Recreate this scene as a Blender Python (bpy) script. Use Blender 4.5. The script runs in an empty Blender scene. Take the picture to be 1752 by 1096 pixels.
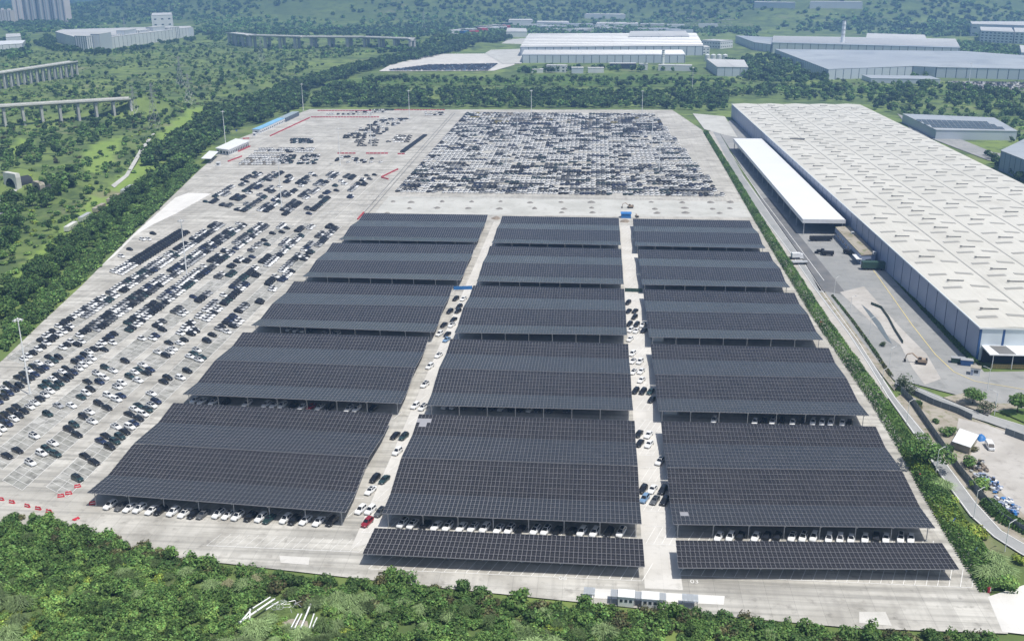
import bpy, bmesh, math, random
import numpy as np
from mathutils import Vector, Matrix
from mathutils.geometry import tessellate_polygon
random.seed(7); rng = np.random.default_rng(7)
R = math.radians
S = bpy.context.scene
COL = S.collection

# ------------------------------------------------------------------ camera
F, PITCH, YAW, ROLL, CH = 1751.76, R(18.876), R(4.849), R(-0.2253), 139.3
FW = np.array([-math.sin(YAW)*math.cos(PITCH), math.cos(YAW)*math.cos(PITCH), -math.sin(PITCH)])
RT0 = np.array([math.cos(YAW), math.sin(YAW), 0.0]); UP0 = np.cross(RT0, FW)
RT = math.cos(ROLL)*RT0+math.sin(ROLL)*UP0; UP = -math.sin(ROLL)*RT0+math.cos(ROLL)*UP0
cd = bpy.data.cameras.new('camera'); cam = bpy.data.objects.new('camera', cd); COL.objects.link(cam)
cam.matrix_world = Matrix(((RT[0], UP[0], -FW[0], 0), (RT[1], UP[1], -FW[1], 0), (RT[2], UP[2], -FW[2], CH), (0, 0, 0, 1)))
cd.sensor_width = 36; cd.lens = 36*F/1752; cd.clip_start = 1; cd.clip_end = 40000
S.camera = cam

# ------------------------------------------------------------------ light
SUN_EL, SUN_AZ = R(68), R(125)      # azimuth clockwise from +Y
w = bpy.data.worlds.new('World'); S.world = w; w.use_nodes = True
nt = w.node_tree; bg = nt.nodes['Background']
sk = nt.nodes.new('ShaderNodeTexSky'); sk.sky_type = 'NISHITA'; sk.sun_disc = False
sk.sun_elevation = SUN_EL; sk.sun_rotation = SUN_AZ; sk.air_density = 1.2; sk.dust_density = 2.5
nt.links.new(sk.outputs[0], bg.inputs[0]); bg.inputs[1].default_value = 0.10
sl = bpy.data.lights.new('sun', 'SUN'); so = bpy.data.objects.new('sun', sl); COL.objects.link(so)
sl.energy = 4.3; sl.angle = R(0.6); sl.color = (1.0, 0.96, 0.89)
sdir = Vector((math.sin(SUN_AZ)*math.cos(SUN_EL), math.cos(SUN_AZ)*math.cos(SUN_EL), math.sin(SUN_EL)))
so.rotation_euler = sdir.to_track_quat('Z', 'Y').to_euler()
S.view_settings.view_transform = 'Standard'; S.view_settings.look = 'None'
S.view_settings.exposure = 0.1; S.view_settings.gamma = 1.0; S.view_settings.use_curve_mapping = False
S.render.engine = 'CYCLES'
S.cycles.max_bounces = 6; S.cycles.diffuse_bounces = 3; S.cycles.glossy_bounces = 2; S.cycles.volume_bounces = 1
S.cycles.transparent_max_bounces = 4; S.cycles.use_denoising = True

# ------------------------------------------------------------------ picture point -> place
def G(px, py, z=0.0):
    D = FW+(px-876)/F*RT-(py-548)/F*UP
    return np.array([0, 0, CH])+(z-CH)/D[2]*D
def PJ(x, y, z=0.0):
    X = np.array([x, y, z-CH]); d = X@FW
    return 876+F*(X@RT)/d, 548-F*(X@UP)/d, d
LE = np.array([G(0, 620)[:2], G(60, 562)[:2], G(140, 488)[:2], G(230, 398)[:2], G(340, 292)[:2], G(400, 240)[:2], G(440, 225)[:2], G(530, 186)[:2]])
def left_edge(y):
    return np.interp(y, LE[:, 1], LE[:, 0])
def sstep(a, b, v):
    t = np.clip((v-a)/(b-a), 0, 1); return t*t*(3-2*t)
def vnoise(x, y, s, seed=0):
    x = x/s+seed*17.3; y = y/s+seed*9.1
    return (np.sin(x*1.0+1.3*np.sin(y*0.7))+np.sin(y*1.1+1.7*np.sin(x*0.6+2))+np.sin((x+y)*0.73+seed)+np.sin((x-y)*0.9+seed*2))*0.25
HILLS = [(G(400, 20)[:2], 520, 420, 48), (G(560, 24)[:2], 520, 420, 62), (G(700, 30)[:2], 420, 330, 52), (G(830, 20)[:2], 700, 520, 78), (G(1000, 20)[:2], 560, 420, 66),
         (G(1150, 24)[:2], 520, 380, 48), (G(1300, 34)[:2], 330, 230, 26), (G(1490, 40)[:2], 330, 230, 52), (G(1620, 32)[:2], 330, 260, 58), (G(1740, 26)[:2], 420, 330, 52),
         (G(1570, 56)[:2], 190, 120, 16), (G(230, 24)[:2], 700, 300, 16), (G(560, 62)[:2], 330, 130, 12), (np.array([-2600., 7600.]), 1500, 900, 35), (np.array([900., 8200.]), 1600, 900, 60), (np.array([3300., 7800.]), 1200, 800, 55)]
MOUNDS = [(G(80, 300)[:2], 36, 45, 8), (G(26, 309)[:2], 13, 14, 9), (G(72, 322)[:2], 12, 12, 7), (G(232, 186)[:2], 42, 26, 22), (G(720, 80)[:2], 130, 60, 20)]
def H(x, y):
    x = np.asarray(x, float); y = np.asarray(y, float)
    dl = left_edge(y)-x
    left = sstep(4, 55, dl)
    north = sstep(1110, 1300, y)
    south = sstep(207, 196, y)
    h = -0.35-4.5*left*(1-sstep(1200, 1800, y))
    h = h+vnoise(x, y, 34, 1)*1.6*left+vnoise(x, y, 95, 2)*3.2*sstep(30, 140, dl)
    h = h+north*vnoise(x, y, 160, 3)*.35
    far = sstep(2150, 3000, y)
    for c, rx, ry, hh in HILLS:
        h = h+far*hh*np.exp(-((x-c[0])/rx)**2-((y-c[1])/ry)**2)
    h = h+sstep(2300, 4200, y)*(vnoise(x, y, 260, 4)*14+vnoise(x, y, 110, 5)*6)
    for c, rx, ry, hh in MOUNDS: h = h+hh*np.exp(-((x-c[0])/rx)**2-((y-c[1])/ry)**2)
    return h+south*vnoise(x, y, 14, 6)*0.4
def GT(px, py, dz=0.0):
    """where the sight line through a picture point meets the terrain"""
    D = FW+(px-876)/F*RT-(py-548)/F*UP
    t = -CH*0.55/min(D[2], -0.012)
    ts = np.geomspace(t*0.3+50, 14000, 1500)
    P = D[None, :]*ts[:, None]; P[:, 2] += CH
    below = P[:, 2] < H(P[:, 0], P[:, 1])+dz
    i = int(np.argmax(below)) if below.any() else len(ts)-1
    a, b = ts[max(i-1, 0)], ts[i]
    for _ in range(12):
        m = (a+b)/2; q = D*m; q[2] += CH
        if q[2] < H(q[0], q[1])+dz: b = m
        else: a = m
    q = D*b; q[2] += CH
    return q

# ------------------------------------------------------------------ materials
def newmat(name):
    m = bpy.data.materials.new(name); m.use_nodes = True
    return m, m.node_tree, m.node_tree.nodes['Principled BSDF']
def mat(name, col, rough=0.6, metal=0.0, spec=0.4, var=0.12, scale=0.4, coat=0.0):
    m, t, b = newmat(name)
    b.inputs['Roughness'].default_value = rough; b.inputs['Metallic'].default_value = metal
    b.inputs['Specular IOR Level'].default_value = spec
    b.inputs['Coat Weight'].default_value = coat
    if var > 0:
        tc = t.nodes.new('ShaderNodeTexCoord'); n = t.nodes.new('ShaderNodeTexNoise'); n.inputs['Scale'].default_value = scale; n.inputs['Detail'].default_value = 4
        r = t.nodes.new('ShaderNodeMapRange'); r.inputs[1].default_value = 0.3; r.inputs[2].default_value = 0.7; r.inputs[3].default_value = 1-var; r.inputs[4].default_value = 1+var
        mx = t.nodes.new('ShaderNodeVectorMath'); mx.operation = 'SCALE'; mx.inputs[0].default_value = col[:3]
        t.links.new(tc.outputs['Object'], n.inputs['Vector']); t.links.new(n.outputs['Fac'], r.inputs[0])
        t.links.new(r.outputs[0], mx.inputs['Scale']); t.links.new(mx.outputs[0], b.inputs['Base Color'])
    else:
        b.inputs['Base Color'].default_value = (*col[:3], 1)
    return m
def tintmat(name, rough=0.7, spec=0.25, transl=0.0):
    m, t, b = newmat(name)
    a = t.nodes.new('ShaderNodeAttribute'); a.attribute_name = 'tint'
    t.links.new(a.outputs['Color'], b.inputs['Base Color'])
    b.inputs['Roughness'].default_value = rough; b.inputs['Specular IOR Level'].default_value = spec
    if transl > 0:
        tr = t.nodes.new('ShaderNodeBsdfTranslucent'); mx = t.nodes.new('ShaderNodeMixShader'); mx.inputs[0].default_value = transl
        t.links.new(a.outputs['Color'], tr.inputs['Color'])
        t.links.new(b.outputs[0], mx.inputs[1]); t.links.new(tr.outputs[0], mx.inputs[2]); t.links.new(mx.outputs[0], t.nodes['Material Output'].inputs[0])
    return m
def groundmat(name, cols, scales, rough=0.9, streak=None, slab=None, bump=0.0):
    """several world-space noises mixed between surface colours"""
    m, t, b = newmat(name)
    N = t.nodes.new; L = t.links.new
    tc = N('ShaderNodeTexCoord')
    prev = None
    base = N('ShaderNodeRGB'); base.outputs[0].default_value = (*cols[0], 1); prev = base.outputs[0]
    for c, (sc, lo, hi, det) in zip(cols[1:], scales):
        n = N('ShaderNodeTexNoise'); n.inputs['Scale'].default_value = sc; n.inputs['Detail'].default_value = det; n.inputs['Roughness'].default_value = 0.6
        r = N('ShaderNodeMapRange'); r.inputs[1].default_value = lo; r.inputs[2].default_value = hi
        mx = N('ShaderNodeMix'); mx.data_type = 'RGBA'; mx.inputs[7].default_value = (*c, 1)
        L(tc.outputs['Object'], n.inputs['Vector']); L(n.outputs['Fac'], r.inputs[0]); L(r.outputs[0], mx.inputs[0]); L(prev, mx.inputs[6]); prev = mx.outputs[2]
    for streak in ([streak] if isinstance(streak, tuple) else streak or []):
        mp = N('ShaderNodeMapping'); mp.inputs['Scale'].default_value = streak[0]; mp.inputs['Rotation'].default_value = (0, 0, streak[3] if len(streak) > 3 else 0)
        n = N('ShaderNodeTexNoise'); n.inputs['Scale'].default_value = 1; n.inputs['Detail'].default_value = 5
        r = N('ShaderNodeMapRange'); r.inputs[1].default_value = 0.47; r.inputs[2].default_value = 0.68; r.inputs[4].default_value = streak[2]
        mx = N('ShaderNodeMix'); mx.data_type = 'RGBA'; mx.inputs[7].default_value = (*streak[1], 1)
        L(tc.outputs['Object'], mp.inputs[0]); L(mp.outputs[0], n.inputs['Vector']); L(n.outputs['Fac'], r.inputs[0]); L(r.outputs[0], mx.inputs[0]); L(prev, mx.inputs[6]); prev = mx.outputs[2]
    if slab:
        br = N('ShaderNodeTexBrick'); br.offset = 0; br.inputs['Scale'].default_value = 1; br.inputs['Brick Width'].default_value = slab[0]; br.inputs['Row Height'].default_value = slab[1]
        br.inputs['Mortar Size'].default_value = slab[2]; br.inputs['Color1'].default_value = (1, 1, 1, 1); br.inputs['Color2'].default_value = (slab[3],)*3+(1,); br.inputs['Mortar'].default_value = (slab[4],)*3+(1,)
        mx = N('ShaderNodeMix'); mx.data_type = 'RGBA'; mx.blend_type = 'MULTIPLY'; mx.inputs[0].default_value = 1
        L(tc.outputs['Object'], br.inputs['Vector']); L(prev, mx.inputs[6]); L(br.outputs['Color'], mx.inputs[7]); prev = mx.outputs[2]
    L(prev, b.inputs['Base Color']); b.inputs['Roughness'].default_value = rough; b.inputs['Specular IOR Level'].default_value = 0.25
    return m

M = {}
M['concrete'] = groundmat('lot_concrete', [(.45, .435, .395), (.56, .545, .50), (.35, .335, .30), (.20, .19, .17)],
                          [(.03, .42, .60, 4), (.09, .48, .68, 6), (.35, .56, .80, 6)], streak=[((.010, .45, 1), (.24, .235, .215), .75), ((.5, .011, 1), (.25, .24, .22), .28)], slab=(6, 6, .05, .90, .70))
M['bay'] = groundmat('bay_concrete', [(.33, .33, .305), (.44, .435, .41), (.22, .22, .19)], [(.05, .4, .6, 4), (.22, .5, .74, 6)], streak=((.35, .35, 1), (.15, .15, .135), .7), slab=(5.6, 2.75, .05, .82, .62))
M['pale'] = groundmat('new_concrete', [(.66, .65, .62), (.56, .55, .52)], [(.08, .45, .7, 5)], slab=(6, 6, .03, .97, .85))
M['lane'] = groundmat('lane_concrete', [(.60, .585, .55), (.53, .515, .48), (.44, .43, .395)], [(.06, .42, .6, 4), (.4, .55, .8, 5)], slab=(4.5, 4.5, .03, .94, .82))
M['works'] = groundmat('works_concrete', [(.50, .50, .47), (.42, .42, .39), (.33, .31, .28)], [(.05, .42, .62, 5), (.3, .55, .78, 6)])
M['asphalt'] = groundmat('road_surface', [(.27, .28, .28), (.33, .335, .33), (.22, .22, .22)], [(.04, .42, .62, 4), (.35, .54, .8, 5)], streak=((.5, .015, 1), (.36, .36, .355), .4))
M['yard'] = groundmat('yard_concrete', [(.27, .275, .27), (.33, .33, .32), (.20, .205, .20)], [(.03, .4, .62, 4), (.2, .52, .78, 6)], slab=(5, 5, .03, .93, .85))
M['darkroad'] = groundmat('dark_asphalt', [(.13, .135, .14), (.17, .17, .17)], [(.1, .4, .6, 5)])
M['dirt'] = groundmat('bare_dirt', [(.36, .33, .28), (.27, .24, .19), (.17, .18, .09)], [(.12, .42, .62, 5), (.3, .52, .66, 6)])
M['rubble'] = groundmat('gravel_yard', [(.46, .44, .41), (.38, .36, .33), (.28, .26, .24)], [(.07, .42, .62, 5), (.35, .55, .78, 6)])
M['lawn'] = groundmat('mown_lawn', [(.075, .135, .03), (.12, .17, .05)], [(.06, .42, .62, 5)])
M['white_line'] = mat('line_paint', (.74, .74, .72), .7, var=.12, scale=1.5)
M['yellow_line'] = mat('yellow_line_paint', (.62, .52, .24), .7, var=.12, scale=1.5)
M['frame_metal'] = mat('aluminium_frame', (.30, .30, .32), .5, .0, var=.05)
M['cell'] = mat('solar_cell', (.024, .0215, .0215), .13, 0, .5, var=.3, scale=.35)
_t = M['cell'].node_tree; _n = _t.nodes.new('ShaderNodeTexNoise'); _n.inputs['Scale'].default_value = .06; _n.inputs['Detail'].default_value = 5; _r = _t.nodes.new('ShaderNodeMapRange'); _r.inputs[1].default_value = .35; _r.inputs[2].default_value = .68; _r.inputs[3].default_value = .05; _r.inputs[4].default_value = .22
_c = _t.nodes.new('ShaderNodeTexCoord'); _g = _t.nodes.new('ShaderNodeNewGeometry'); _t.links.new(_g.outputs['Position'], _n.inputs['Vector']); _t.links.new(_n.outputs['Fac'], _r.inputs[0]); _t.links.new(_r.outputs[0], _t.nodes['Principled BSDF'].inputs['Roughness'])
M['post'] = mat('galvanised_post', (.42, .43, .44), .5, .3, var=.1)
M['pole_white'] = mat('white_pole', (.78, .79, .78), .45, var=.04)
M['lampgrey'] = mat('lamp_housing', (.55, .56, .56), .4, .3, var=.05)
M['glass'] = mat('car_glass', (.012, .014, .018), .06, 0, .6, var=0)
M['rubber'] = mat('tyre_rubber', (.02, .02, .02), .8, var=0)
M['rim'] = mat('wheel_rim', (.35, .35, .36), .35, .7, var=0)
M['lens'] = mat('headlight_lens', (.75, .77, .8), .1, 0, .6, var=0)
M['redlens'] = mat('taillight_lens', (.35, .01, .01), .2, 0, .6, var=0)
PAINT = {'w': (.76, .77, .77), 'k': (.012, .013, .015), 'g': (.10, .105, .11), 's': (.34, .35, .36), 'b': (.16, .27, .42), 'r': (.24, .015, .025), 'n': (.02, .03, .07), 'e': (.02, .045, .045), 'y': (.30, .25, .06), 'c': (.30, .27, .22)}
PM = {k: mat('car_paint_'+n, PAINT[k], .25, 0, .5, var=0, coat=.5) for k, n in dict(w='white', k='black', g='grey', s='silver', b='blue', r='red', n='navy', e='dark_green', y='yellow', c='beige').items()}
CNAME = dict(w='white', k='black', g='dark grey', s='silver', b='pale blue', r='dark red', n='navy', e='dark green', y='yellow', c='beige')
M['leaf'] = tintmat('leaf', .65, .25, .28)
M['bark'] = mat('bark', (.10, .08, .06), .9, var=.2, scale=2)
M['carmass'] = tintmat('painted_car', .3, .5)
M['red_plastic'] = mat('red_plastic', (.52, .03, .05), .5, var=.06)
M['red_paint'] = mat('red_kerb_paint', (.45, .06, .08), .6, var=.1)
M['white_roof'] = mat('white_sheet_roof', (.74, .75, .75), .4, var=.03, scale=.05)
M['steel_white'] = mat('white_steel', (.72, .73, .74), .45, var=.05)
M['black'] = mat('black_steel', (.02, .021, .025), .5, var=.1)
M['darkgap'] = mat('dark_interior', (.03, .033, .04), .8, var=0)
M['pier'] = mat('viaduct_concrete', (.46, .46, .44), .85, var=.12, scale=.1)
M['stone'] = mat('portal_concrete', (.55, .55, .52), .85, var=.12, scale=.2)
M['blue_sheet'] = mat('blue_tarp', (.03, .16, .42), .5, var=.1)
M['blue_sign'] = mat('blue_sign_face', (.03, .08, .30), .4, var=.05)
M['wood'] = mat('fence_wood', (.38, .28, .12), .8, var=.2, scale=1)
M['greybarrier'] = mat('grey_barrier_sheet', (.13, .155, .17), .6, var=.12, scale=.2)
M['greenbarrier'] = mat('dark_green_sheet', (.03, .07, .05), .6, var=.1)
M['orange'] = mat('excavator_paint', (.34, .26, .19), .5, var=.15)
M['sand'] = mat('gravel_heap', (.20, .19, .175), .95, var=.25, scale=1.5)
M['brownheap'] = mat('brown_spoil', (.24, .20, .16), .95, var=.25, scale=1.5)

# ------------------------------------------------------------------ object helpers
def link(name, me, parent=None):
    o = bpy.data.objects.new(name, me); COL.objects.link(o)
    if parent is not None: o.parent = parent
    return o
def tag(o, label=None, cat=None, group=None, kind=None):
    if label: o['label'] = label
    if cat: o['category'] = cat
    if group: o['group'] = group
    if kind: o['kind'] = kind
    return o
def thing(name, label, cat, loc=(0, 0, 0), rz=0.0, group=None):
    o = link(name, None); o.location = loc; o.rotation_euler = (0, 0, rz); o.empty_display_size = .5
    return tag(o, label, cat, group)
class MB:
    def __init__(s): s.v = []; s.f = []; s.m = []; s.mats = []
    def mi(s, m):
        if m not in s.mats: s.mats.append(m)
        return s.mats.index(m)
    def poly(s, pts, m):
        i = len(s.v); s.v += [tuple(map(float, p)) for p in pts]; s.f.append(tuple(range(i, i+len(pts)))); s.m.append(s.mi(m))
    def hexa(s, b, t, m, mt=None, bottom=True):
        """b, t: n bottom and n top points, counter-clockwise from above"""
        n = len(b); i = len(s.v); s.v += [tuple(map(float, p)) for p in b]+[tuple(map(float, p)) for p in t]
        k = s.mi(m); kt = s.mi(mt) if mt else k
        for j in range(n):
            s.f.append((i+j, i+(j+1) % n, i+n+(j+1) % n, i+n+j)); s.m.append(k)
        s.f.append(tuple(range(i+n, i+2*n))); s.m.append(kt)
        if bottom: s.f.append(tuple(range(i+n-1, i-1, -1))); s.m.append(k)
    def box(s, c, d, m, rz=0.0, mt=None):
        cx, cy, cz = c; dx, dy, dz = d[0]/2, d[1]/2, d[2]/2; ca, sa = math.cos(rz), math.sin(rz)
        q = [(cx+x*ca-y*sa, cy+x*sa+y*ca) for x, y in ((-dx, -dy), (dx, -dy), (dx, dy), (-dx, dy))]
        s.hexa([(x, y, cz-dz) for x, y in q], [(x, y, cz+dz) for x, y in q], m, mt)
    def bar(s, a, b, r, m, n=4, r2=None):
        a = Vector(a); b = Vector(b); d = (b-a); 
        if d.length < 1e-6: return
        d.normalize(); u = d.orthogonal().normalized(); v = d.cross(u); r2 = r if r2 is None else r2
        i = len(s.v); k = s.mi(m)
        for p, rr in ((a, r), (b, r2)):
            for j in range(n):
                t = 2*math.pi*(j+.5)/n; q = p+(u*math.cos(t)+v*math.sin(t))*rr; s.v.append(tuple(q))
        for j in range(n): s.f.append((i+j, i+(j+1) % n, i+n+(j+1) % n, i+n+j)); s.m.append(k)
        s.f.append(tuple(range(i+n-1, i-1, -1))); s.m.append(k); s.f.append(tuple(range(i+n, i+2*n))); s.m.append(k)
    def cone(s, c, r, h, m, n=9, jit=.0):
        i = len(s.v); k = s.mi(m)
        for j in range(n):
            t = 2*math.pi*j/n; rr = r*(1+random.uniform(-jit, jit)); s.v.append((c[0]+rr*math.cos(t), c[1]+rr*math.sin(t), c[2]-.2))
        for j in range(n):
            t = 2*math.pi*(j+.4)/n; rr = r*.5*(1+random.uniform(-jit, jit)); s.v.append((c[0]+rr*math.cos(t), c[1]+rr*math.sin(t), c[2]+h*.62))
        s.v.append((c[0], c[1], c[2]+h))
        for j in range(n):
            s.f.append((i+j, i+(j+1) % n, i+n+(j+1) % n, i+n+j)); s.m.append(k); s.f.append((i+n+j, i+n+(j+1) % n, i+2*n)); s.m.append(k)
    def sheet(s, pts, z, m):
        P = [Vector((p[0], p[1], z)) for p in pts]
        i = len(s.v); s.v += [tuple(p) for p in P]; k = s.mi(m)
        for tri in tessellate_polygon([P]):
            a, b, c = [P[j] for j in tri]
            if (b-a).cross(c-a).z < 0: tri = tri[::-1]
            s.f.append(tuple(i+j for j in tri)); s.m.append(k)
    def mesh(s, name):
        me = bpy.data.meshes.new(name); me.from_pydata(s.v, [], s.f)
        for m in s.mats: me.materials.append(m)
        me.polygons.foreach_set('material_index', s.m); me.update(); return me
    def build(s, name, parent=None, smooth=False):
        me = s.mesh(name)
        if smooth: me.polygons.foreach_set('use_smooth', [True]*len(me.polygons))
        return link(name, me, parent)
def mesh_np(name, V, Q, mats, tint=None, midx=None):
    """quads/tris from numpy: Q (n,4) or (n,3), tint (n,3)"""
    me = bpy.data.meshes.new(name); n, k = Q.shape
    me.vertices.add(len(V)); me.vertices.foreach_set('co', np.ascontiguousarray(V, dtype=np.float32).ravel())
    me.loops.add(n*k); me.loops.foreach_set('vertex_index', np.ascontiguousarray(Q, dtype=np.int32).ravel())
    me.polygons.add(n); me.polygons.foreach_set('loop_start', np.arange(0, n*k, k, dtype=np.int32)); 
    for m in mats: me.materials.append(m)
    if midx is not None: me.polygons.foreach_set('material_index', np.asarray(midx, dtype=np.int32))
    if tint is not None:
        a = me.attributes.new('tint', 'FLOAT_COLOR', 'FACE'); a.data.foreach_set('color', np.hstack([tint, np.ones((n, 1))]).astype(np.float32).ravel())
    me.update(calc_edges=True); me.validate(); return me
def merge(inst, mats, name, kindname=None, midx=False):
    """inst: list of (V,Q,T or midx) arrays -> one mesh"""
    Vs, Qs, Ts, o = [], [], [], 0
    for V, Q, T in inst: Vs.append(V); Qs.append(Q+o); Ts.append(T); o += len(V)
    V = np.vstack(Vs); Q = np.vstack(Qs)
    if midx: return mesh_np(name, V, Q, mats, midx=np.concatenate(Ts))
    return mesh_np(name, V, Q, mats, tint=np.vstack(Ts))
def pxpoly(pts, z=0.0): return [G(x, y, z)[:2] for x, y in pts]
def inpoly(x, y, poly):
    c = False; j = len(poly)-1
    for i in range(len(poly)):
        if (poly[i][1] > y) != (poly[j][1] > y) and x < (poly[j][0]-poly[i][0])*(y-poly[i][1])/(poly[j][1]-poly[i][1])+poly[i][0]: c = not c
        j = i
    return c
def sample(poly, n):
    P = np.array(poly); a = P.min(0); b = P.max(0); out = []
    for _ in range(n*60):
        q = rng.uniform(a, b)
        if inpoly(q[0], q[1], poly): out.append(q)
        if len(out) >= n: break
    return out
def along(pts, step):
    P = [np.array(p, float) for p in pts]; out = []; carry = 0
    for a, b in zip(P, P[1:]):
        L = np.linalg.norm(b-a); d = carry
        while d < L: out.append(a+(b-a)*d/L); d += step
        carry = d-L
    return out
ORD = 'first second third fourth fifth sixth seventh eighth ninth tenth'.split()
def nth(i):
    if i < 10: return ORD[i]
    k = i+1; suf = 'th' if 10 <= k % 100 <= 20 else {1: 'st', 2: 'nd', 3: 'rd'}.get(k % 10, 'th'); return '%d%s' % (k, suf)

# ================================================================== TERRAIN
ang = np.linspace(R(-78), R(78), 420); rad = np.geomspace(70, 13000, 430)
A, Rr = np.meshgrid(ang, rad); GX = Rr*np.sin(A); GY = Rr*np.cos(A); GZ = H(GX, GY)
V = np.stack([GX, GY, GZ], -1).reshape(-1, 3); na = len(ang)
ii = (np.arange(len(rad)-1)[:, None]*na+np.arange(na-1)[None, :]).ravel()
Q = np.stack([ii, ii+1, ii+na+1, ii+na], 1)[:, ::-1]
M['terrain'] = groundmat('grass_and_scrub', [(.115, .165, .05), (.175, .235, .065), (.08, .12, .042), (.215, .215, .12), (.06, .095, .034)],
                         [(.008, .42, .6, 5), (.02, .48, .62, 6), (.013, .58, .72, 5), (.05, .52, .64, 6)])
t_ = M['terrain'].node_tree; b_ = t_.nodes['Principled BSDF']; src = b_.inputs['Base Color'].links[0].from_socket      # farther land is closed forest
sx = t_.nodes.new('ShaderNodeSeparateXYZ'); tc_ = t_.nodes.new('ShaderNodeTexCoord'); mr_ = t_.nodes.new('ShaderNodeMapRange'); mr_.inputs[1].default_value = 2500; mr_.inputs[2].default_value = 3600; mr_.inputs[4].default_value = .92
n_ = t_.nodes.new('ShaderNodeTexNoise'); n_.inputs['Scale'].default_value = .012; n_.inputs['Detail'].default_value = 6; r2_ = t_.nodes.new('ShaderNodeMix'); r2_.data_type = 'RGBA'; r2_.inputs[6].default_value = (.03, .055, .018, 1); r2_.inputs[7].default_value = (.09, .13, .04, 1)
mx_ = t_.nodes.new('ShaderNodeMix'); mx_.data_type = 'RGBA'
t_.links.new(tc_.outputs['Object'], sx.inputs[0]); t_.links.new(sx.outputs['Y'], mr_.inputs[0]); t_.links.new(tc_.outputs['Object'], n_.inputs['Vector']); t_.links.new(n_.outputs['Fac'], r2_.inputs[0])
t_.links.new(mr_.outputs[0], mx_.inputs[0]); t_.links.new(src, mx_.inputs[6]); t_.links.new(r2_.outputs[2], mx_.inputs[7]); t_.links.new(mx_.outputs[2], b_.inputs['Base Color'])
grass = np.zeros(len(V)); GP = [[tuple(GT(*q)[:2]) for q in pl] for pl in ([(388, 172), (345, 178), (282, 218), (250, 262), (186, 322), (206, 332), (262, 292), (292, 248), (322, 236), (372, 198)], [(0, 500), (40, 452), (110, 385), (160, 335), (205, 338), (130, 410), (60, 470), (10, 520)], [(150, 250), (215, 232), (205, 262), (165, 300), (140, 290)], [(0, 262), (40, 236), (60, 240), (20, 270)])]
for k in np.nonzero((V[:, 1] > 300) & (V[:, 1] < 1150) & (V[:, 0] < -180) & (V[:, 0] > -750))[0]:
    if any(inpoly(V[k, 0], V[k, 1], g) for g in GP): grass[k] = .85
gmesh = mesh_np('ground', V, Q, [M['terrain']]); ga = gmesh.attributes.new('meadow', 'FLOAT', 'POINT'); ga.data.foreach_set('value', grass.astype(np.float32))
at_ = t_.nodes.new('ShaderNodeAttribute'); at_.attribute_name = 'meadow'; gm_ = t_.nodes.new('ShaderNodeMix'); gm_.data_type = 'RGBA'; gn_ = t_.nodes.new('ShaderNodeTexNoise'); gn_.inputs['Scale'].default_value = .15; gn_.inputs['Detail'].default_value = 5; gc_ = t_.nodes.new('ShaderNodeMix'); gc_.data_type = 'RGBA'; gc_.inputs[6].default_value = (.15, .25, .05, 1); gc_.inputs[7].default_value = (.27, .36, .08, 1)
t_.links.new(tc_.outputs['Object'], gn_.inputs['Vector']); t_.links.new(gn_.outputs['Fac'], gc_.inputs[0]); t_.links.new(at_.outputs['Fac'], gm_.inputs[0]); t_.links.new(mx_.outputs[2], gm_.inputs[6]); t_.links.new(gc_.outputs[2], gm_.inputs[7]); t_.links.new(gm_.outputs[2], b_.inputs['Base Color'])
go = link('ground', gmesh); go.data.polygons.foreach_set('use_smooth', [True]*len(go.data.polygons)); tag(go, 'rolling green ground with grass and scrub around the car lots', kind='structure')

# haze
hm = bpy.data.materials.new('haze_air'); hm.use_nodes = True; ht = hm.node_tree; ht.nodes.remove(ht.nodes['Principled BSDF'])
pv = ht.nodes.new('ShaderNodeVolumePrincipled'); pv.inputs['Color'].default_value = (.28, .50, .92, 1); pv.inputs['Density'].default_value = 1.85e-4; pv.inputs['Anisotropy'].default_value = 0.2
ht.links.new(pv.outputs[0], ht.nodes['Material Output'].inputs['Volume'])
zb, zt = float(GZ.min())-1.5, max(float(GZ.max())+8, 200)
mb = MB(); mb.box((0, 0, (zb+zt)/2), (27000, 27000, zt-zb), hm); tag(mb.build('haze'), kind='stuff')

# ================================================================== PAVED SURFACES
Z1, Z2, Z3, Z4 = .02, .045, .07, .095
def paved(name, pts, z, m, label, px=True):
    b = MB(); b.sheet(pxpoly(pts) if px else pts, z, m); return tag(b.build(name), label, kind='structure')
XL = [(r, left_edge(r)) for r in np.linspace(250, 1060, 18)]
lot = [(G(0, 885)[0]-60, G(0, 885)[1]+2), *[(x, y) for y, x in XL], tuple(G(530, 187)[:2]), tuple(G(1150, 188)[:2]), tuple(G(1205, 225)[:2]), (96, 585), (97, 330), (96, 240), tuple(G(1700, 1030)[:2]), tuple(G(1725, 1083)[:2]), (60, 200), (20, 203), (-40, 209), (-100, 216), (-160, 228)]
paved('car_lot', lot, 0.0, M['concrete'], 'pale concrete surface of the huge car storage lot', px=False)
tail = [(1690, 1020), (1752, 1000), (1800, 1040), (1800, 1090), (1715, 1080)]
paved('pavement', tail, Z1, M['pale'], 'pale concrete drive leaving the lot at the lower right corner')
ROWX = [-150.6, -165.4, -178.2, -192.0, -205.4, -218.6, -232.0]
ROWY = [(247, 568), (250, 570), (262, 568), (284, 568), (300, 570), (345, 570), (455, 548)]
BH = R(121)           # heading of noses of right-hand cars in the left lot, clockwise from +Y
hv = np.array([math.sin(BH), math.cos(BH)])
bb = MB()
for x, (y0, y1) in zip(ROWX[:6], ROWY[:6]):
    c = hv*5.3
    bb.sheet([(x-c[0], y0-c[1]), (x+c[0], y0+c[1]), (x+c[0], y1+c[1]), (x-c[0], y1-c[1])], Z1, M['bay'])
tag(bb.build('parking_bays'), 'grey stained parking bays in long strips across the left lot', kind='structure')
lanes = MB()
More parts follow.
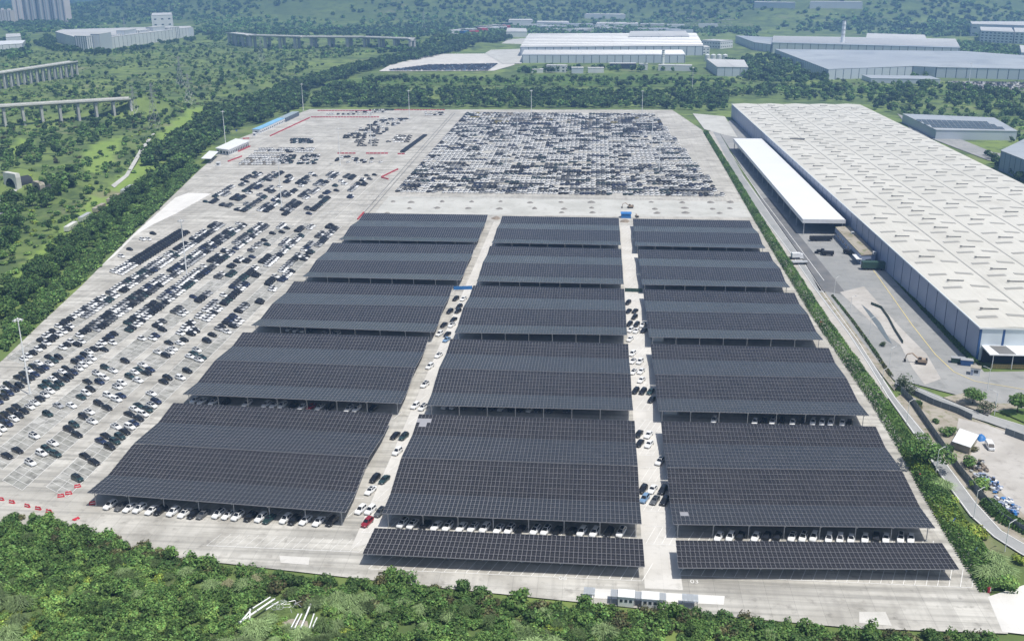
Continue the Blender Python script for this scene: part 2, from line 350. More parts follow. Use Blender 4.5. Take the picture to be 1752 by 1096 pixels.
lanes.sheet([(-60.5, 224), (-53.2, 229), (-53.5, 582), (-60.0, 582)], Z1, M['lane']); lanes.sheet([(13.5, 212), (22.5, 212), (22.5, 580), (13.5, 580)], Z1, M['lane'])
tag(lanes.build('lanes'), 'pale concrete lanes running between the three canopy columns', kind='structure')
paved('works_ground', [(640, 366), (1300, 372), (1268, 345), (665, 336)], Z1, M['works'], 'rough concrete strip with gravel heaps behind the canopies')
paved('new_concrete', [(322, 330), (362, 331), (300, 366), (262, 384), (232, 402), (196, 438), (176, 452), (236, 394), (300, 338)], Z2, M['pale'], 'bright new concrete patch beside the left lot edge')
for p, t in (([(1010, 1006), (1240, 1019), (1238, 1034), (1000, 1022)], 'white concrete pad by the small flat roofed sheds'), ([(478, 950), (530, 953), (528, 966), (480, 962)], 'white patch on the front apron'), ([(1470, 1046), (1515, 1046), (1526, 1070), (1470, 1065)], 'white square patch near the front right corner')):
    paved('pavement', p, Z2, M['lane'] if 'pad' not in t else M['pale'], t)
lm = MB()
def line(a, b, wd=.14, m=None, z=Z3):
    a = np.array(a[:2], float); b = np.array(b[:2], float); d = b-a; L = np.hypot(*d)
    if L < 1e-6: return
    n = np.array([-d[1], d[0]])/L*wd/2; lm.poly([(*(a-n), z), (*(b-n), z), (*(b+n), z), (*(a+n), z)], m or M['white_line'])
for x, (y0, y1) in zip(ROWX[:6], ROWY[:6]):
    line((x, y0), (x, y1), .12)
    for s in (-1, 1): line((x+s*hv[0]*5.3, y0+s*hv[1]*5.3), (x+s*hv[0]*5.3, y1+s*hv[1]*5.3), .16)
    for y in np.arange(y0, y1, 3.1): line((x-hv[0]*5.3, y-hv[1]*5.3), (x+hv[0]*5.3, y+hv[1]*5.3), .12)
for k in range(46):                                                  # second lot, empty bays at its right
    y = 585+k*3.1
    for x in (-196, -181, -166, -151): line((x, y), (x+9, y-5.4), .16)
for x in (-200, -185, -170, -155, -142): line((x, 585), (x, 727), .2)
tag(lm.build('parking_lines'), 'white painted bay lines in the left car lots', kind='structure')
HD = {1: R(17), 2: R(20), 3: R(22)}                                  # how far the bays under each canopy column lean off +Y
lm = MB()
def baylines(x0, x1, y0, y1, a, n, wd=.15):
    L = (y1-y0); dx = math.tan(a)*L
    for x in np.linspace(x0, x1, n): line((x, y0), (x+dx, y1), wd)
    line((x0, y0), (x1, y0), .18)
for col, (x0, x1) in {1: (-134, -63), 2: (-53, 12), 3: (23, 88)}.items():
    for ya in (236, 306, 377, 447):
        off = 6 if col == 1 and ya == 236 else 0
        baylines(x0+2, x1-2, ya-2.6+off, ya+3.2+off, HD[col], 25)
        line((x0, ya+14), (x1, ya+14), .18)
ZB = (G(626, 972)[1]+G(1100, 994)[1])/2, (G(1165, 994)[1]+G(1630, 993)[1])/2
baylines(-54, 13, ZB[0], ZB[0]+8, HD[2], 26); baylines(22, 91, ZB[1], ZB[1]+8, HD[3], 27)
baylines(G(345, 945)[0], -58, G(450, 937)[1], G(450, 937)[1]+6, HD[1], 17, .1)
for xl, xr in ((-59.5, -53.5), (14.5, 22)):
    for k, y in enumerate(np.arange(232, 580, 17)):
        line((xl, y), (xr, y), .16); line((xl, y+9), (xr, y+9), .16)
        for j in range(4): line((xl+j*2, y), (xl+j*2+3.0, y+9), .12)
tag(lm.build('parking_lines'), 'white painted bay lines under and between the solar canopies', kind='structure')
lm = MB()
for k in range(9):
    y = 668+k*42; line((-130, y), (80-k*3, y), .3)
for x in (-138, -141): line((x, 590), (x-10, 1060), .5, M['darkroad'])
line(G(660, 365), G(500, 360), .5, M['darkroad']); line(G(340, 345), G(660, 351), .4, M['darkroad'])
tag(lm.build('lot_lines'), 'faint painted lines and drain strips across the far lots', kind='structure')
for t, q in (('08', (963, 988)), ('03', (1188, 994))):
    fc = bpy.data.curves.new('bay_number', 'FONT'); fc.body = t; fc.size = 2.1; fc.align_x = 'CENTER'; fc.materials.append(M['white_line'])
    fo = link('bay_number', fc); p = G(*q); fo.location = (p[0], p[1]-.8, Z3); tag(fo, 'white number %s painted on the front apron' % t, kind='structure')

# roads on the right
RL = [(1218, 222), (1258, 300), (1299, 364), (1349, 430), (1390, 490), (1451, 571), (1484, 622), (1517, 677), (1571, 753), (1608, 812), (1659, 881), (1700, 918), (1746, 947), (1800, 975)]
RRt = [(1800, 952), (1752, 929), (1714, 907), (1670, 859), (1615, 786), (1590, 750), (1533, 680), (1500, 630), (1468, 580), (1408, 497), (1366, 432), (1316, 362), (1272, 300), (1228, 222)]
yardpts = [(1228, 222), (1250, 205), (1262, 212), (1506, 452), (1684, 636), (1800, 634), (1800, 705), (1752, 713), (1690, 700), (1633, 674), (1560, 655), (1530, 650), (1468, 580), (1316, 362)]
paved('yard', yardpts, Z1, M['yard'], 'grey concrete yard between the road and the long warehouse')
paved('road', RL+RRt, Z2, M['asphalt'], 'grey concrete road curving past the hedge on the right')
paved('road', [(1300, 340), (1316, 338), (1450, 505), (1402, 497), (1380, 455)], Z2, M['darkroad'], 'dark asphalt strip beside the yard road')
paved('road', [(1536, 645), (1560, 658), (1640, 690), (1700, 712), (1800, 742), (1800, 762), (1690, 722), (1640, 707), (1560, 672), (1530, 655)], Z3, M['asphalt'], 'side road sweeping to the right below the yard')
paved('dirt_ground', [(1545, 672), (1600, 690), (1655, 712), (1690, 725), (1752, 745), (1800, 760), (1800, 950), (1752, 925), (1720, 900), (1680, 855), (1625, 782), (1590, 738), (1560, 690)], Z2, M['dirt'], 'bare brown dirt between the two roads')
paved('dirt_ground', [(1640, 715), (1690, 727), (1752, 750), (1800, 765), (1800, 930), (1752, 880), (1690, 820), (1660, 780), (1668, 760), (1636, 740)], Z3, M['rubble'], 'pale gravel yard with rubbish heaps at the lower right')
paved('lawn', [(1706, 702), (1752, 698), (1800, 700), (1800, 735), (1752, 722)], Z4, M['lawn'], 'bright green lawn strip at the right edge')
paved('dirt_ground', [(1612, 680), (1650, 672), (1700, 690), (1752, 690), (1752, 697), (1700, 702), (1690, 712)], Z3, M['dirt'], 'brown planting bed beside the side road')
paved('dirt_ground', [(1437, 500), (1478, 490), (1540, 560), (1585, 605), (1610, 648), (1582, 658), (1560, 628), (1540, 590), (1500, 560)], Z3, M['rubble'], 'excavated dirt strip in the middle of the yard')
paved('pavement', [(1402, 500), (1412, 500), (1470, 578), (1535, 660), (1530, 668), (1462, 580)], Z3, M['dirt'], 'narrow planted median between road and yard')
paved('verge', [(1210, 226), (1226, 222), (1262, 300), (1304, 364), (1354, 430), (1395, 490), (1456, 571), (1489, 622), (1522, 677), (1512, 690), (1405, 545), (1303, 385), (1250, 296)], Z1, M['rubble'], 'pale verge between the long hedge and the right road')
paved('verge', [(1545, 672), (1533, 680), (1590, 750), (1615, 786), (1670, 859), (1714, 907), (1752, 929), (1800, 952), (1800, 940), (1720, 895), (1680, 850), (1610, 760)], Z1, M['dirt'], 'narrow dirt verge between the right road and the grey sheet fence')
lm = MB()
def pline(pts, wd, m, z=Z4):
    for a, b in zip(pts, pts[1:]): line(G(*a), G(*b), wd, m, z)
pline([(x+2, y) for x, y in RL[2:]], .22, M['white_line']); pline([(x-2, y) for x, y in RRt[:-1]], .22, M['white_line'])
pline([(1250, 262), (1300, 334), (1350, 400), (1410, 480)], .25, M['white_line'], Z3)
pline([(1462, 420), (1500, 470), (1560, 555), (1600, 606), (1632, 636), (1668, 652), (1752, 666)], .35, M['yellow_line'])
pline([(1558, 660), (1640, 694), (1752, 728)], .2, M['white_line'])
tag(lm.build('road_markings'), 'white and yellow lines painted along the roads on the right', kind='structure')
paved('excavation', [(1473, 520), (1488, 532), (1506, 552), (1526, 588), (1517, 582), (1494, 550)], Z4, M['greybarrier'], 'dark open trench dug into the yard')
# far ground patches
for nm, p, m, t in (
    ('far_car_lot', [(648, 123), (668, 112), (745, 93), (885, 92), (880, 112), (845, 122)], 'lane', 'pale concrete car lot in front of the far factory'),
    ('far_apron', [(830, 92), (870, 68), (905, 66), (892, 110), (860, 110)], 'works', 'concrete apron left of the far factory'),
    ('lawn', [(880, 128), (1240, 128), (1250, 137), (880, 137)], 'lawn', 'mown lawn strip before the far factory'),
    ('lawn', [(545, 145), (700, 130), (1240, 143), (1752, 160), (1752, 170), (1240, 150), (700, 146), (560, 150)], 'lawn', 'long grass strip behind the tree belt'),
    ('footpath', [(190, 318), (214, 300), (240, 255), (262, 228), (266, 228), (246, 257), (220, 302), (196, 322)], 'works', 'narrow concrete path climbing the left slope'),
    ('road', [(0, 345), (22, 325), (30, 325), (10, 360), (0, 372)], 'works', 'railway cutting floor in front of the tunnels'),
    ('yard', [(1185, 195), (1240, 200), (1262, 236), (1240, 232), (1205, 222)], 'works', 'cluttered concrete yard behind the long hedge'),
    ('road', [(1535, 195), (1700, 262), (1752, 268), (1752, 285), (1690, 275), (1560, 225)], 'yard', 'service road behind the long warehouse'),
    ('far_car_lot', [(1618, 140), (1752, 143), (1752, 156), (1640, 152)], 'works', 'far car lot below the grey factory halls'),
    ('road', [(420, 176), (480, 150), (492, 150), (440, 180)], 'works', 'pale road leading past the tree belt'),
):
    b = MB()
    P = [GT(*q) for q in p]; i = 0
    cen = sum(P)/len(P)
    # drape: fan of the polygon, lifted over the terrain
    b.sheet([q[:2] for q in P], 0, M[m])
    zz = max(float(H(q[0], q[1])) for q in [*P, cen])
    b.v = [(x, y, float(H(x, y))+.45 if nm in ('footpath',) or p[0][0] < 420 else zz+.5) for x, y, z in b.v]
    tag(b.build(nm), t, kind='structure')
# ================================================================== SOLAR CANOPIES
HZ, HV = 4.6, 3.3
CAN = {}
def cset(col, **k):
    for n, v in k.items(): CAN[(col, n)] = v
# picture positions of the canopy corners: row -> far-left, far-right, middle-left, middle-right, near-left, near-right
cset(1, A=((296.6, 689), (672.4, 707.9), (229, 758.5), (631, 782), (149, 842.4), (591, 876)), B=((415.4, 568.5), (734, 576.4), (368.4, 616), (710.7, 628.5), (312.6, 674), (686, 690)),
     C=((503, 481.5), (775.4, 488.5), (466, 519.4), (759.5, 524), (429.6, 556.4), (742.5, 568)), D=((569, 415.3), (813.6, 418.5), (541, 445), (801, 447.5), (517.4, 473), (787, 479.3)),
     E=((622.7, 364.9), (834.7, 367.6), (599.3, 387), (826, 389.7), (579.6, 409.8), (815.5, 413.9)))
cset(2, A=((717, 708.3), (1085.9, 719.7), (686.4, 782.8), (1091.3, 797), (653.5, 878), (1097.9, 895.7)), B=((771, 579.7), (1075, 588.4), (751, 630), (1079, 639.5), (730, 693), (1083.4, 701.5)),
     C=((809.6, 488.6), (1068.2, 494.1), (792.2, 526.4), (1070.6, 531.5), (777.6, 568.8), (1073, 572.8)), D=((838, 421.1), (1063, 425.7), (826, 449), (1065, 453.8), (815.5, 480.7), (1067.3, 485.9)),
     E=((859.2, 369.6), (1058.8, 372.8), (850, 391), (1060.6, 394.6), (841.3, 415.2), (1062.4, 419.3)), Z=((641.2, 902.9), (1099.6, 921.7), None, None, (620, 947), (1103.4, 969)))
cset(3, A=((1130.8, 720.6), (1498.4, 729.5), (1140.6, 799.9), (1543.4, 805), (1152, 896.5), (1600, 902.7)), B=((1113, 588.4), (1418, 595.3), (1120.2, 640.4), (1448, 646.3), (1126.6, 702.4), (1487, 710.6)),
     C=((1100.2, 495), (1359.3, 501.2), (1105.5, 532.5), (1382.3, 537.3), (1111, 576.5), (1408.6, 581.1)), D=((1090.5, 426.6), (1315.5, 431.1), (1094.5, 454.5), (1335, 459.6), (1098.4, 486.8), (1351.6, 491.3)),
     E=((1082.8, 374.2), (1282.7, 377.5), (1084.7, 395.8), (1298, 399.4), (1086.5, 420.2), (1310, 424.6)), Z=((1156, 923.9), (1611.7, 928.7), None, None, (1160.3, 971), (1641.3, 973.5)))
NC = 60
def unit_panel():
    """one framed module, 1 x 1 in plan, two half-cut cell fields; x across, y along the slope"""
    b = MB(); t = .04
    b.hexa([(-.5, -.5, 0), (.5, -.5, 0), (.5, .5, 0), (-.5, .5, 0)], [(-.5, -.5, t), (.5, -.5, t), (.5, .5, t), (-.5, .5, t)], M['frame_metal'], bottom=False)
    for y0, y1 in ((-.482, -.008), (.008, .482)):
        b.poly([(-.472, y0, t+.012), (.472, y0, t+.012), (.472, y1, t+.012), (-.472, y1, t+.012)], M['cell'])
    return b
UP_ = unit_panel()
PANEL = UP_.mesh('panel')
PV_ = np.array(UP_.v); 
def facet_frames(c00, c10, c11, c01, ncol, nrow):
    """c00 far-left, c10 far-right, c11 near-right, c01 near-left"""
    out = []
    for j in range(nrow):
        v0, v1 = j/nrow, (j+1)/nrow
        L0 = c00+(c01-c00)*v0; L1 = c00+(c01-c00)*v1; R0 = c10+(c11-c10)*v0; R1 = c10+(c11-c10)*v1
        for i in range(ncol):
            u0, u1 = i/ncol, (i+1)/ncol
            a = L0+(R0-L0)*u0; b = L0+(R0-L0)*u1; c = L1+(R1-L1)*u1; d = L1+(R1-L1)*u0
            out.append((a, b, c, d))
    return out
def frame_matrix(a, b, c, d, g=.035):
    o = (a+b+c+d)/4; x = (b+c-a-d)/2; y = (a+b-c-d)/2
    lx = np.linalg.norm(x); ly = np.linalg.norm(y); ux = x/lx; n = np.cross(ux, y/ly); n /= np.linalg.norm(n); uy = np.cross(n, ux)
    # keep the cells' own skew out: square modules on a square grid
    m = np.eye(4); m[:3, 0] = ux*(lx-g); m[:3, 1] = uy*(np.dot(y, uy)-g); m[:3, 2] = n; m[:3, 3] = o+n*.05
    return m
SLOT = {'A': 'nearest', 'B': 'second', 'C': 'third', 'D': 'fourth', 'E': 'farthest', 'Z': 'front'}
CNM = {1: 'left', 2: 'middle', 3: 'right'}
def canopy(col, row, half, P, single=False, npart=0, missing=()):
    """P: four corners far-left, far-right, near-right, near-left in the air"""
    FL, FR, NR, NL = P
    base = (FL+FR+NR+NL)/4
    if single: lab = 'low single-slope solar carport roof in the %s column, frontmost beside the apron' % CNM[col]; nrow = (5,)
    else: lab = '%s half of the %s double solar carport in the %s canopy column' % ({'f': 'far', 'n': 'near'}[half], SLOT[row], CNM[col]); nrow = (5, 7) if half == 'f' else (7, 5)
    root = thing('solar_carport', lab, 'solar carport', (base[0], base[1], 0), 0, 'solar carports over the parking rows')
    off = np.array([base[0], base[1], 0])
    fac = []
    if single: fac.append((FL, FR, NR, NL))
    else:
        t = nrow[0]/12; dz = np.array([0, 0, HV-HZ])
        VL = FL+(NL-FL)*t+dz; VR = FR+(NR-FR)*t+dz
        fac += [(FL, FR, VR, VL), (VL, VR, NR, NL)]
    frames = []
    sup = MB()
    for f, n in zip(fac, nrow):
        frames += facet_frames(*[p-off for p in f], NC, n)
        q = [p-off for p in f]
        if f is fac[0] and half == 'n' : pass
        sup.hexa([q[3]-[0, 0, .10], q[2]-[0, 0, .10], q[1]-[0, 0, .10], q[0]-[0, 0, .10]], [q[3]-[0, 0, .02], q[2]-[0, 0, .02], q[1]-[0, 0, .02], q[0]-[0, 0, .02]], M['frame_metal'])
    sup.build('purlin_deck', root)
    xs = np.linspace(.02, .98, 8)
    for u in xs:                                                      # rafters
        for f in fac:
            a = f[0]+(f[1]-f[0])*u-off; b = f[3]+(f[2]-f[3])*u-off
            rf = MB(); rf.bar(a-[0, 0, .25], b-[0, 0, .25], .12, M['post']); rf.build('rafter', root)
    pb = MB(); pb.bar((0, 0, 0), (0, 0, 1), .13, M['post'], 6); pb.box((0, 0, .012), (.5, .5, .12), M['post']); pm = pb.mesh('post')
    lines_ = []; kf = .45 if single else .1
    ft = fac[-1]; lines_.append((ft[3]*(1-kf)+ft[0]*kf, ft[2]*(1-kf)+ft[1]*kf))
    fh = fac[0]; lines_.append((fh[0]*.9+fh[3]*.1, fh[1]*.9+fh[2]*.1))
    if not single: lines_.append((fac[1][0], fac[1][1]))
    for a, b in lines_:
        for u in xs:
            p = a+(b-a)*u; o = link('post', pm, root); o.location = Vector(p-off)-Vector((0, 0, p[2])); o.scale = (1, 1, p[2]-.2)
    skip = set(missing)
    # panels nearest the camera are single parts, the rest of the roof is one part
    idx = sorted(range(len(frames)), key=lambda k: frames[k][0][1]) if npart else []
    sing = set(idx[:npart])
    inst = []
    fm = np.array([list(f) for f in UP_.f if len(f) == 4]); mi = np.array(UP_.m)
    for k, fr in enumerate(frames):
        if k in skip: continue
        m = frame_matrix(*fr)
        if k in sing:
            o = link('panel', PANEL, root); o.matrix_local = Matrix(m.tolist())
        else:
            inst.append((PV_@m[:3, :3].T+m[:3, 3], fm, mi))
    if inst:
        me = merge(inst, UP_.mats, 'panel_rows', midx=True); o = link('panel_rows', me, root); o['kind'] = 'stuff'
    return root
def up3(q, z): return G(q[0], q[1], z)
for (col, row), q in CAN.items():
    if row == 'Z':
        canopy(col, row, 's', [up3(q[0], 4.0), up3(q[1], 4.0), up3(q[5], 3.6), up3(q[4], 3.6)], True, 300); continue
    FL, FR, ML, MR, NL, NR = [up3(p, HZ) for p in q]
    g = (ML-FL); g = g/np.linalg.norm(g)*.22
    miss_f, miss_n = (), ()
    if (col, row) == (2, 'A'): miss_f = (60, 61, 62, 63, 120+1, 120+2)
    if row == 'A' and col == 3: miss_n = (60*9+2, 60*9+3)
    canopy(col, row, 'f', [FL, FR, MR-g, ML-g], missing=miss_f)
    canopy(col, row, 'n', [ML+g, MR+g, NR, NL], npart=300 if row == 'A' else 0, missing=miss_n)

# ================================================================== CARS
def car_parts(kind):
    """meshes keyed by part; nose towards +X, centre of the wheelbase at the origin"""
    suv = kind == 'suv'
    Lh = 2.32 if suv else 2.40; Hh = 1.66 if suv else 1.46; W = .92
    st = [(-Lh, .55, .74, .66), (-Lh+.10, .36, .98 if suv else .95, .80), (-1.62, .24, 1.03 if suv else 1.0, .90), (-.4, .22, 1.02 if suv else .96, .92), (.95, .22, 1.0 if suv else .93, .92),
          (1.75, .24, .93 if suv else .82, .89), (Lh-.14, .30, .80 if suv else .68, .78), (Lh, .38, .60 if suv else .52, .62)]
    b = MB(); k = b.mi('P')
    for x, zb_, zt_, hw in st:
        zm = zb_+(zt_-zb_)*.62
        b.v += [(x, -hw*.95, zb_), (x, -hw, zm), (x, -hw*.90, zt_), (x, -hw*.4, zt_+.03), (x, hw*.4, zt_+.03), (x, hw*.90, zt_), (x, hw, zm), (x, hw*.95, zb_)]
    n = 8
    for i in range(len(st)-1):
        for j in range(n): b.f.append((i*n+j, i*n+(j+1) % n, (i+1)*n+(j+1) % n, (i+1)*n+j)[::-1]); b.m.append(k)
    b.f.append(tuple(range(n))); b.m.append(k); e = (len(st)-1)*n; b.f.append(tuple(range(e+n-1, e-1, -1))); b.m.append(k)
    zb_ = 1.0 if suv else .95
    x0, x1 = (-2.12, 1.12) if suv else (-1.92, 1.02); X0, X1 = (-1.75, .22) if suv else (-1.12, .18)
    B = [(x0, -.82, zb_), (x1, -.80, zb_), (x1, .80, zb_), (x0, .82, zb_)]; T = [(X0, -.60, Hh), (X1, -.60, Hh), (X1, .60, Hh), (X0, .60, Hh)]
    b.hexa(B, T, 'P', bottom=False)
    Bv, Tv = [np.array(p) for p in B], [np.array(p) for p in T]
    def pane(i, j, u0, u1, v0, v1, o=.012):
        q = lambda u, v: (Bv[i]*(1-u)+Bv[j]*u)*(1-v)+(Tv[i]*(1-u)+Tv[j]*u)*v
        p = [q(u0, v0), q(u1, v0), q(u1, v1), q(u0, v1)]; nn = np.cross(p[1]-p[0], p[3]-p[0]); nn /= np.linalg.norm(nn)
        return [x+nn*o for x in p]
    G_ = {}
    G_['windscreen'] = [pane(1, 2, .06, .94, .08, .93)]; G_['rear_window'] = [pane(3, 0, .08, .92, .15, .92)]
    G_['side_window'] = [pane(0, 1, .10, .48, .12, .88), pane(0, 1, .52, .90, .12, .88)]; G_['side_window2'] = [pane(2, 3, .10, .48, .12, .88), pane(2, 3, .52, .90, .12, .88)]
    rp = [(X0+.18, -.48, Hh+.012), (X1-.12, -.48, Hh+.012), (X1-.12, .48, Hh+.012), (X0+.18, .48, Hh+.012)]
    wl = MB(); wl.bar((0, -.11, 0), (0, .11, 0), .33, M['rubber'], 10); wl.bar((0, -.12, 0), (0, .12, 0), .20, M['rim'], 8)
    lights = [(Lh-.08, .55, .66 if suv else .58)]
    return b, G_, rp, wl, Lh, (zb_, suv)
def pbuild(b, name, paint):
    me = bpy.data.meshes.new(name); me.from_pydata(b.v, [], b.f); me.materials.append(paint); me.update(); return me
CARM = {}
for kind in ('sedan', 'suv'):
    b, gl, rp, wl, Lh, (zb_, suv) = car_parts(kind)
    d = dict(body={c: pbuild(b, 'body', PM[c]) for c in PM}, wheel=wl.mesh('wheel'), L=Lh, raw=b, glass=gl, rp=rp)
    for g_ in gl:
        q = MB(); [q.poly(p, M['glass']) for p in gl[g_]]; d[g_] = q.mesh('side_window' if g_.startswith('side') else g_)
    for c, mt in (('glass', M['glass']), ('white', PM['w']), ('black', PM['k'])):
        q = MB(); q.poly(rp, mt); d['roof_'+c] = q.mesh('roof_panel')
    q = MB(); q.box((0, 0, 0), (.14, .34, .13), M['lens']); d['headlight'] = q.mesh('headlight')
    q = MB(); q.box((0, 0, 0), (.08, .36, .12), M['redlens']); d['taillight'] = q.mesh('taillight')
    CARM[kind] = d
def parts_of(kind, colour, roof):
    d = CARM[kind]; L = d['L']; suv = kind == 'suv'
    out = [('body', d['body'][colour], (0, 0, 0)), ('windscreen', d['windscreen'], (0, 0, 0)), ('rear_window', d['rear_window'], (0, 0, 0)), ('side_window', d['side_window'], (0, 0, 0)), ('side_window', d['side_window2'], (0, 0, 0))]
    if roof: out.append(('roof_panel', d['roof_'+roof], (0, 0, 0)))
    for sx in (1.42, -1.38):
        for sy in (-.80, .80): out.append(('wheel', d['wheel'], (sx, sy, .33)))
    for sy in (-.52, .52):
        out.append(('headlight', d['headlight'], (L-.13, sy, .70 if suv else .60))); out.append(('taillight', d['taillight'], (-L+.07, sy*1.1, .88 if suv else .84)))
    return out
PROTO = {}
def put_car(x, y, head, colour, kind, roof, label, group, z=0.02):
    """head: direction of the nose clockwise from +Y"""
    key = (kind, colour, roof)
    if key not in PROTO:
        root = bpy.data.objects.new('parked_car', None); root.empty_display_size = .5
        ch = []
        for n, me, loc in parts_of(*key):
            o = bpy.data.objects.new(n, me); o.location = loc; ch.append(o)
        PROTO[key] = (root, ch); r = root; cs = ch
    else:
        root, ch = PROTO[key]; r = root.copy(); cs = [c.copy() for c in ch]
    COL.objects.link(r); r.location = (x, y, z); r.rotation_euler = (0, 0, math.pi/2-head); tag(r, label, 'car', group)
    for c in cs: COL.objects.link(c); c.parent = r
    return r
rc = random.Random(11)
def style(colour):
    kind = 'suv' if rc.random() < .5 else 'sedan'
    roof = None
    if colour == 'w': roof = 'glass' if rc.random() < .45 else None
    if colour in 'kgnre' and rc.random() < .25: roof = 'white' if colour in 'r' else 'glass'
    return kind, roof
def parse(s): return [(t[0], *map(float, t[1:].split(','))) for t in s.split()]
# -- cars under and between the canopies
FB = R(180)+HD[1]
def bays(spec, sc, ox, oy, heads, labf, group, dz=.75, shift=0.0):
    L = [(c, ox+x/sc, oy+y/sc) for c, x, y in parse(spec)]
    for i, (c, px, py) in enumerate(L):
        p = G(px, py, dz); a = heads; nx, ny = math.sin(a), math.cos(a)
        k, r = style(c)
        put_car(p[0]-nx*shift, p[1]-ny*shift, a, c, k, r, labf(c, k, i), group)
def lf(where): return lambda c, k, i: '%s %s, %s from left %s' % (CNAME[c], {'suv': 'hatchback', 'sedan': 'saloon'}[k], nth(i), where)
bays('w290,215 g425,230 w525,245 w640,255 w790,275 k890,280 w1045,295 w1180,310 k1290,320 g1400,325', 7.008, 150, 830, R(180)+R(17), lf('under the front of the left canopy column'), 'cars under the front of the left canopies', shift=-.6)
bays('w45,180 w160,190 w275,205 k425,215 w555,225 e650,240 w850,240 k950,255 w1085,255 w1245,270 k1400,270', 7.008, 370, 850, R(180)+R(18), lambda c, k, i: lf('under the front of the left canopy column')(c, k, i+10), 'cars under the front of the left canopies', shift=-.6)
bays('w425,362 w480,366 k548,372 w612,376 w676,380 w752,383 w815,383 w880,388 w958,393 w1018,396 k1075,400 w1160,400 w1218,402 k1280,405 k1358,412 w1418,408 w1488,412 k1567,414 w1635,412', 3.244, 560, 780, R(180)+HD[2], lf('under the front of the middle canopy column'), 'cars under the front of the middle canopies', shift=-.6)
bays('w650,198 w765,203 k860,212 w1017,200 k1122,212 k1228,214 w1382,198 w1490,206 w1597,202', 5.84, 1120, 880, R(180)+HD[3], lf('under the front of the right canopy column'), 'cars under the front of the right canopies', shift=-.6)
bays('w242,358 w362,362 w480,362 w630,354 k745,362 w852,354 w1008,356 w1118,355', 6.257, 1380, 860, R(180)+R(17), lambda c, k, i: lf('under the front of the right canopy column')(c, k, i+9), 'cars under the front of the right canopies', shift=-.6)
bays('w120,455 w165,460 w235,465 k310,470 w445,475 w565,480 w615,482 w665,485 k730,490 w790,495 r845,493 w900,497 k960,500 w1080,508 w1130,508 k1230,505', 3.652, 300, 560, R(180)+R(15), lf('in the gap behind the front left canopy'), 'cars in the gap behind the front left canopy', shift=.4)
bays('w230,95 w612,110 k690,110 w775,112 k860,115 w965,115 k1060,120 w1155,115 w1240,118 w1320,120 w1430,120 k1500,120', 5.475, 1180, 700, R(180)+R(17), lf('in the gap behind the front right canopy'), 'cars in the gap behind the front right canopy', shift=.2)
bays('w170,60 w235,62 g320,62 g455,70 g540,72 w615,75 k690,80 k760,82 w840,85 g905,86 g1000,88 g1135,92', 4.61, 720, 685, R(180)+HD[2], lf('deep under the second middle canopy'), 'cars deep under the second middle canopy', shift=2.4)
bays('w590,800 w680,815 w780,820 g860,815 w1040,870 w1150,872 w1220,872', 7.83, 420, 460, R(180)+R(15), lf('in the shade under the third left canopy'), 'cars in the shade under the third left canopy', shift=.2)
def lanec(where): return lambda c, k, i: '%s %s, %s from far end %s' % (CNAME[c], {'suv': 'hatchback', 'sedan': 'saloon'}[k], nth(i), where)
bays('k779.8,510.4 w793,510.4 k785.6,524 k769.6,532 k783.5,531.5 k776,546 k759.3,555 w773,555 w752,570 k765.2,571 b764,580 w750.6,606.7 w735.4,625.7 w727,657 w710.7,693 w723.6,696 k676,744 e690.8,745.6 w680,771 k641.5,817 e657.5,819 w633.8,837.6 w617.4,870.4 w633.8,871 g650,875 r628.3,892', 1, 0, 0, R(180)+HD[2]-R(2), lanec('of the left lane between canopies'), 'cars in the left lane between canopies')
bays('k1074.6,517 k1075.5,531.5 k1086.5,531.5 k1085.5,542 k1077,553.7 k1089,554.6 w1100,555.5 w1079,563.7 w1089,565 k1101,564.6 w1078,579 w1082,604 w1083,616.7 w1095,617.6 w1084,635 w1097,634 w1097.4,649 k1087.4,667.7 k1100,668.6 e1113,668.6 k1114.7,682.4 k1093,741 w1109.7,742.4 k1094.6,757 w1110.7,758.5 w1128.8,788 k1100,835.5 w1116.5,835.5 k1134,837 b1102.8,851.5 g1120.6,854 k1137,855.6', 1, 0, 0, R(180)+HD[3], lanec('of the right lane between canopies'), 'cars in the right lane between canopies')
# -- cars of the left lot, read off the photograph
T1 = 'k480,150 w545,180 k495,220 w445,250 k388,292 w330,328 w278,365 w690,75 k640,105 k595,140 w530,100 k620,40 w570,75 w745,45 k800,15 w735,232 k785,197 w835,160 k905,195 w955,160 w930,92 k970,50 k1020,25 k572,345 k700,345 e650,385 w595,425 w465,415 k415,460 n540,465 w360,500 k490,500 k300,540 n430,545 k240,580 k375,585 k320,625 k262,678 k130,670 w75,710 k205,720 k30,760 n140,765 k95,815 n35,865 w1055,285 k1100,250 w1160,215 w1200,175 k1245,135 n1290,100 k1335,70 w1320,175 k1230,255 k1000,320 n950,355 k900,400 w1085,360 w1030,400 w980,440 w930,480 k795,485 n870,525 w740,515 k825,570 k695,570 k770,605 w635,600 e575,650 e710,655 e525,690 e655,695 w605,740 w555,790 k490,830 w435,880 w380,925 k230,925 k305,975 k170,970 k255,1025 k115,1025 w190,1065 k40,1070 k1040,630 n1175,635 w1215,585 w1135,535 e1245,465 w1320,500 k1065,720 w1015,765 e955,810 s710,910 w855,910 e590,1010 w1295,790 k1185,885 k1275,935 w1080,985 k1010,1040'
T2 = 'n135,235 w65,290 w15,345 k15,235 w420,375 k235,545 k35,605 w1115,205 e905,245 k845,300 k935,360 w660,460 e595,530 e700,590 w535,580 w405,690 k1005,610 k1105,680 e915,870'
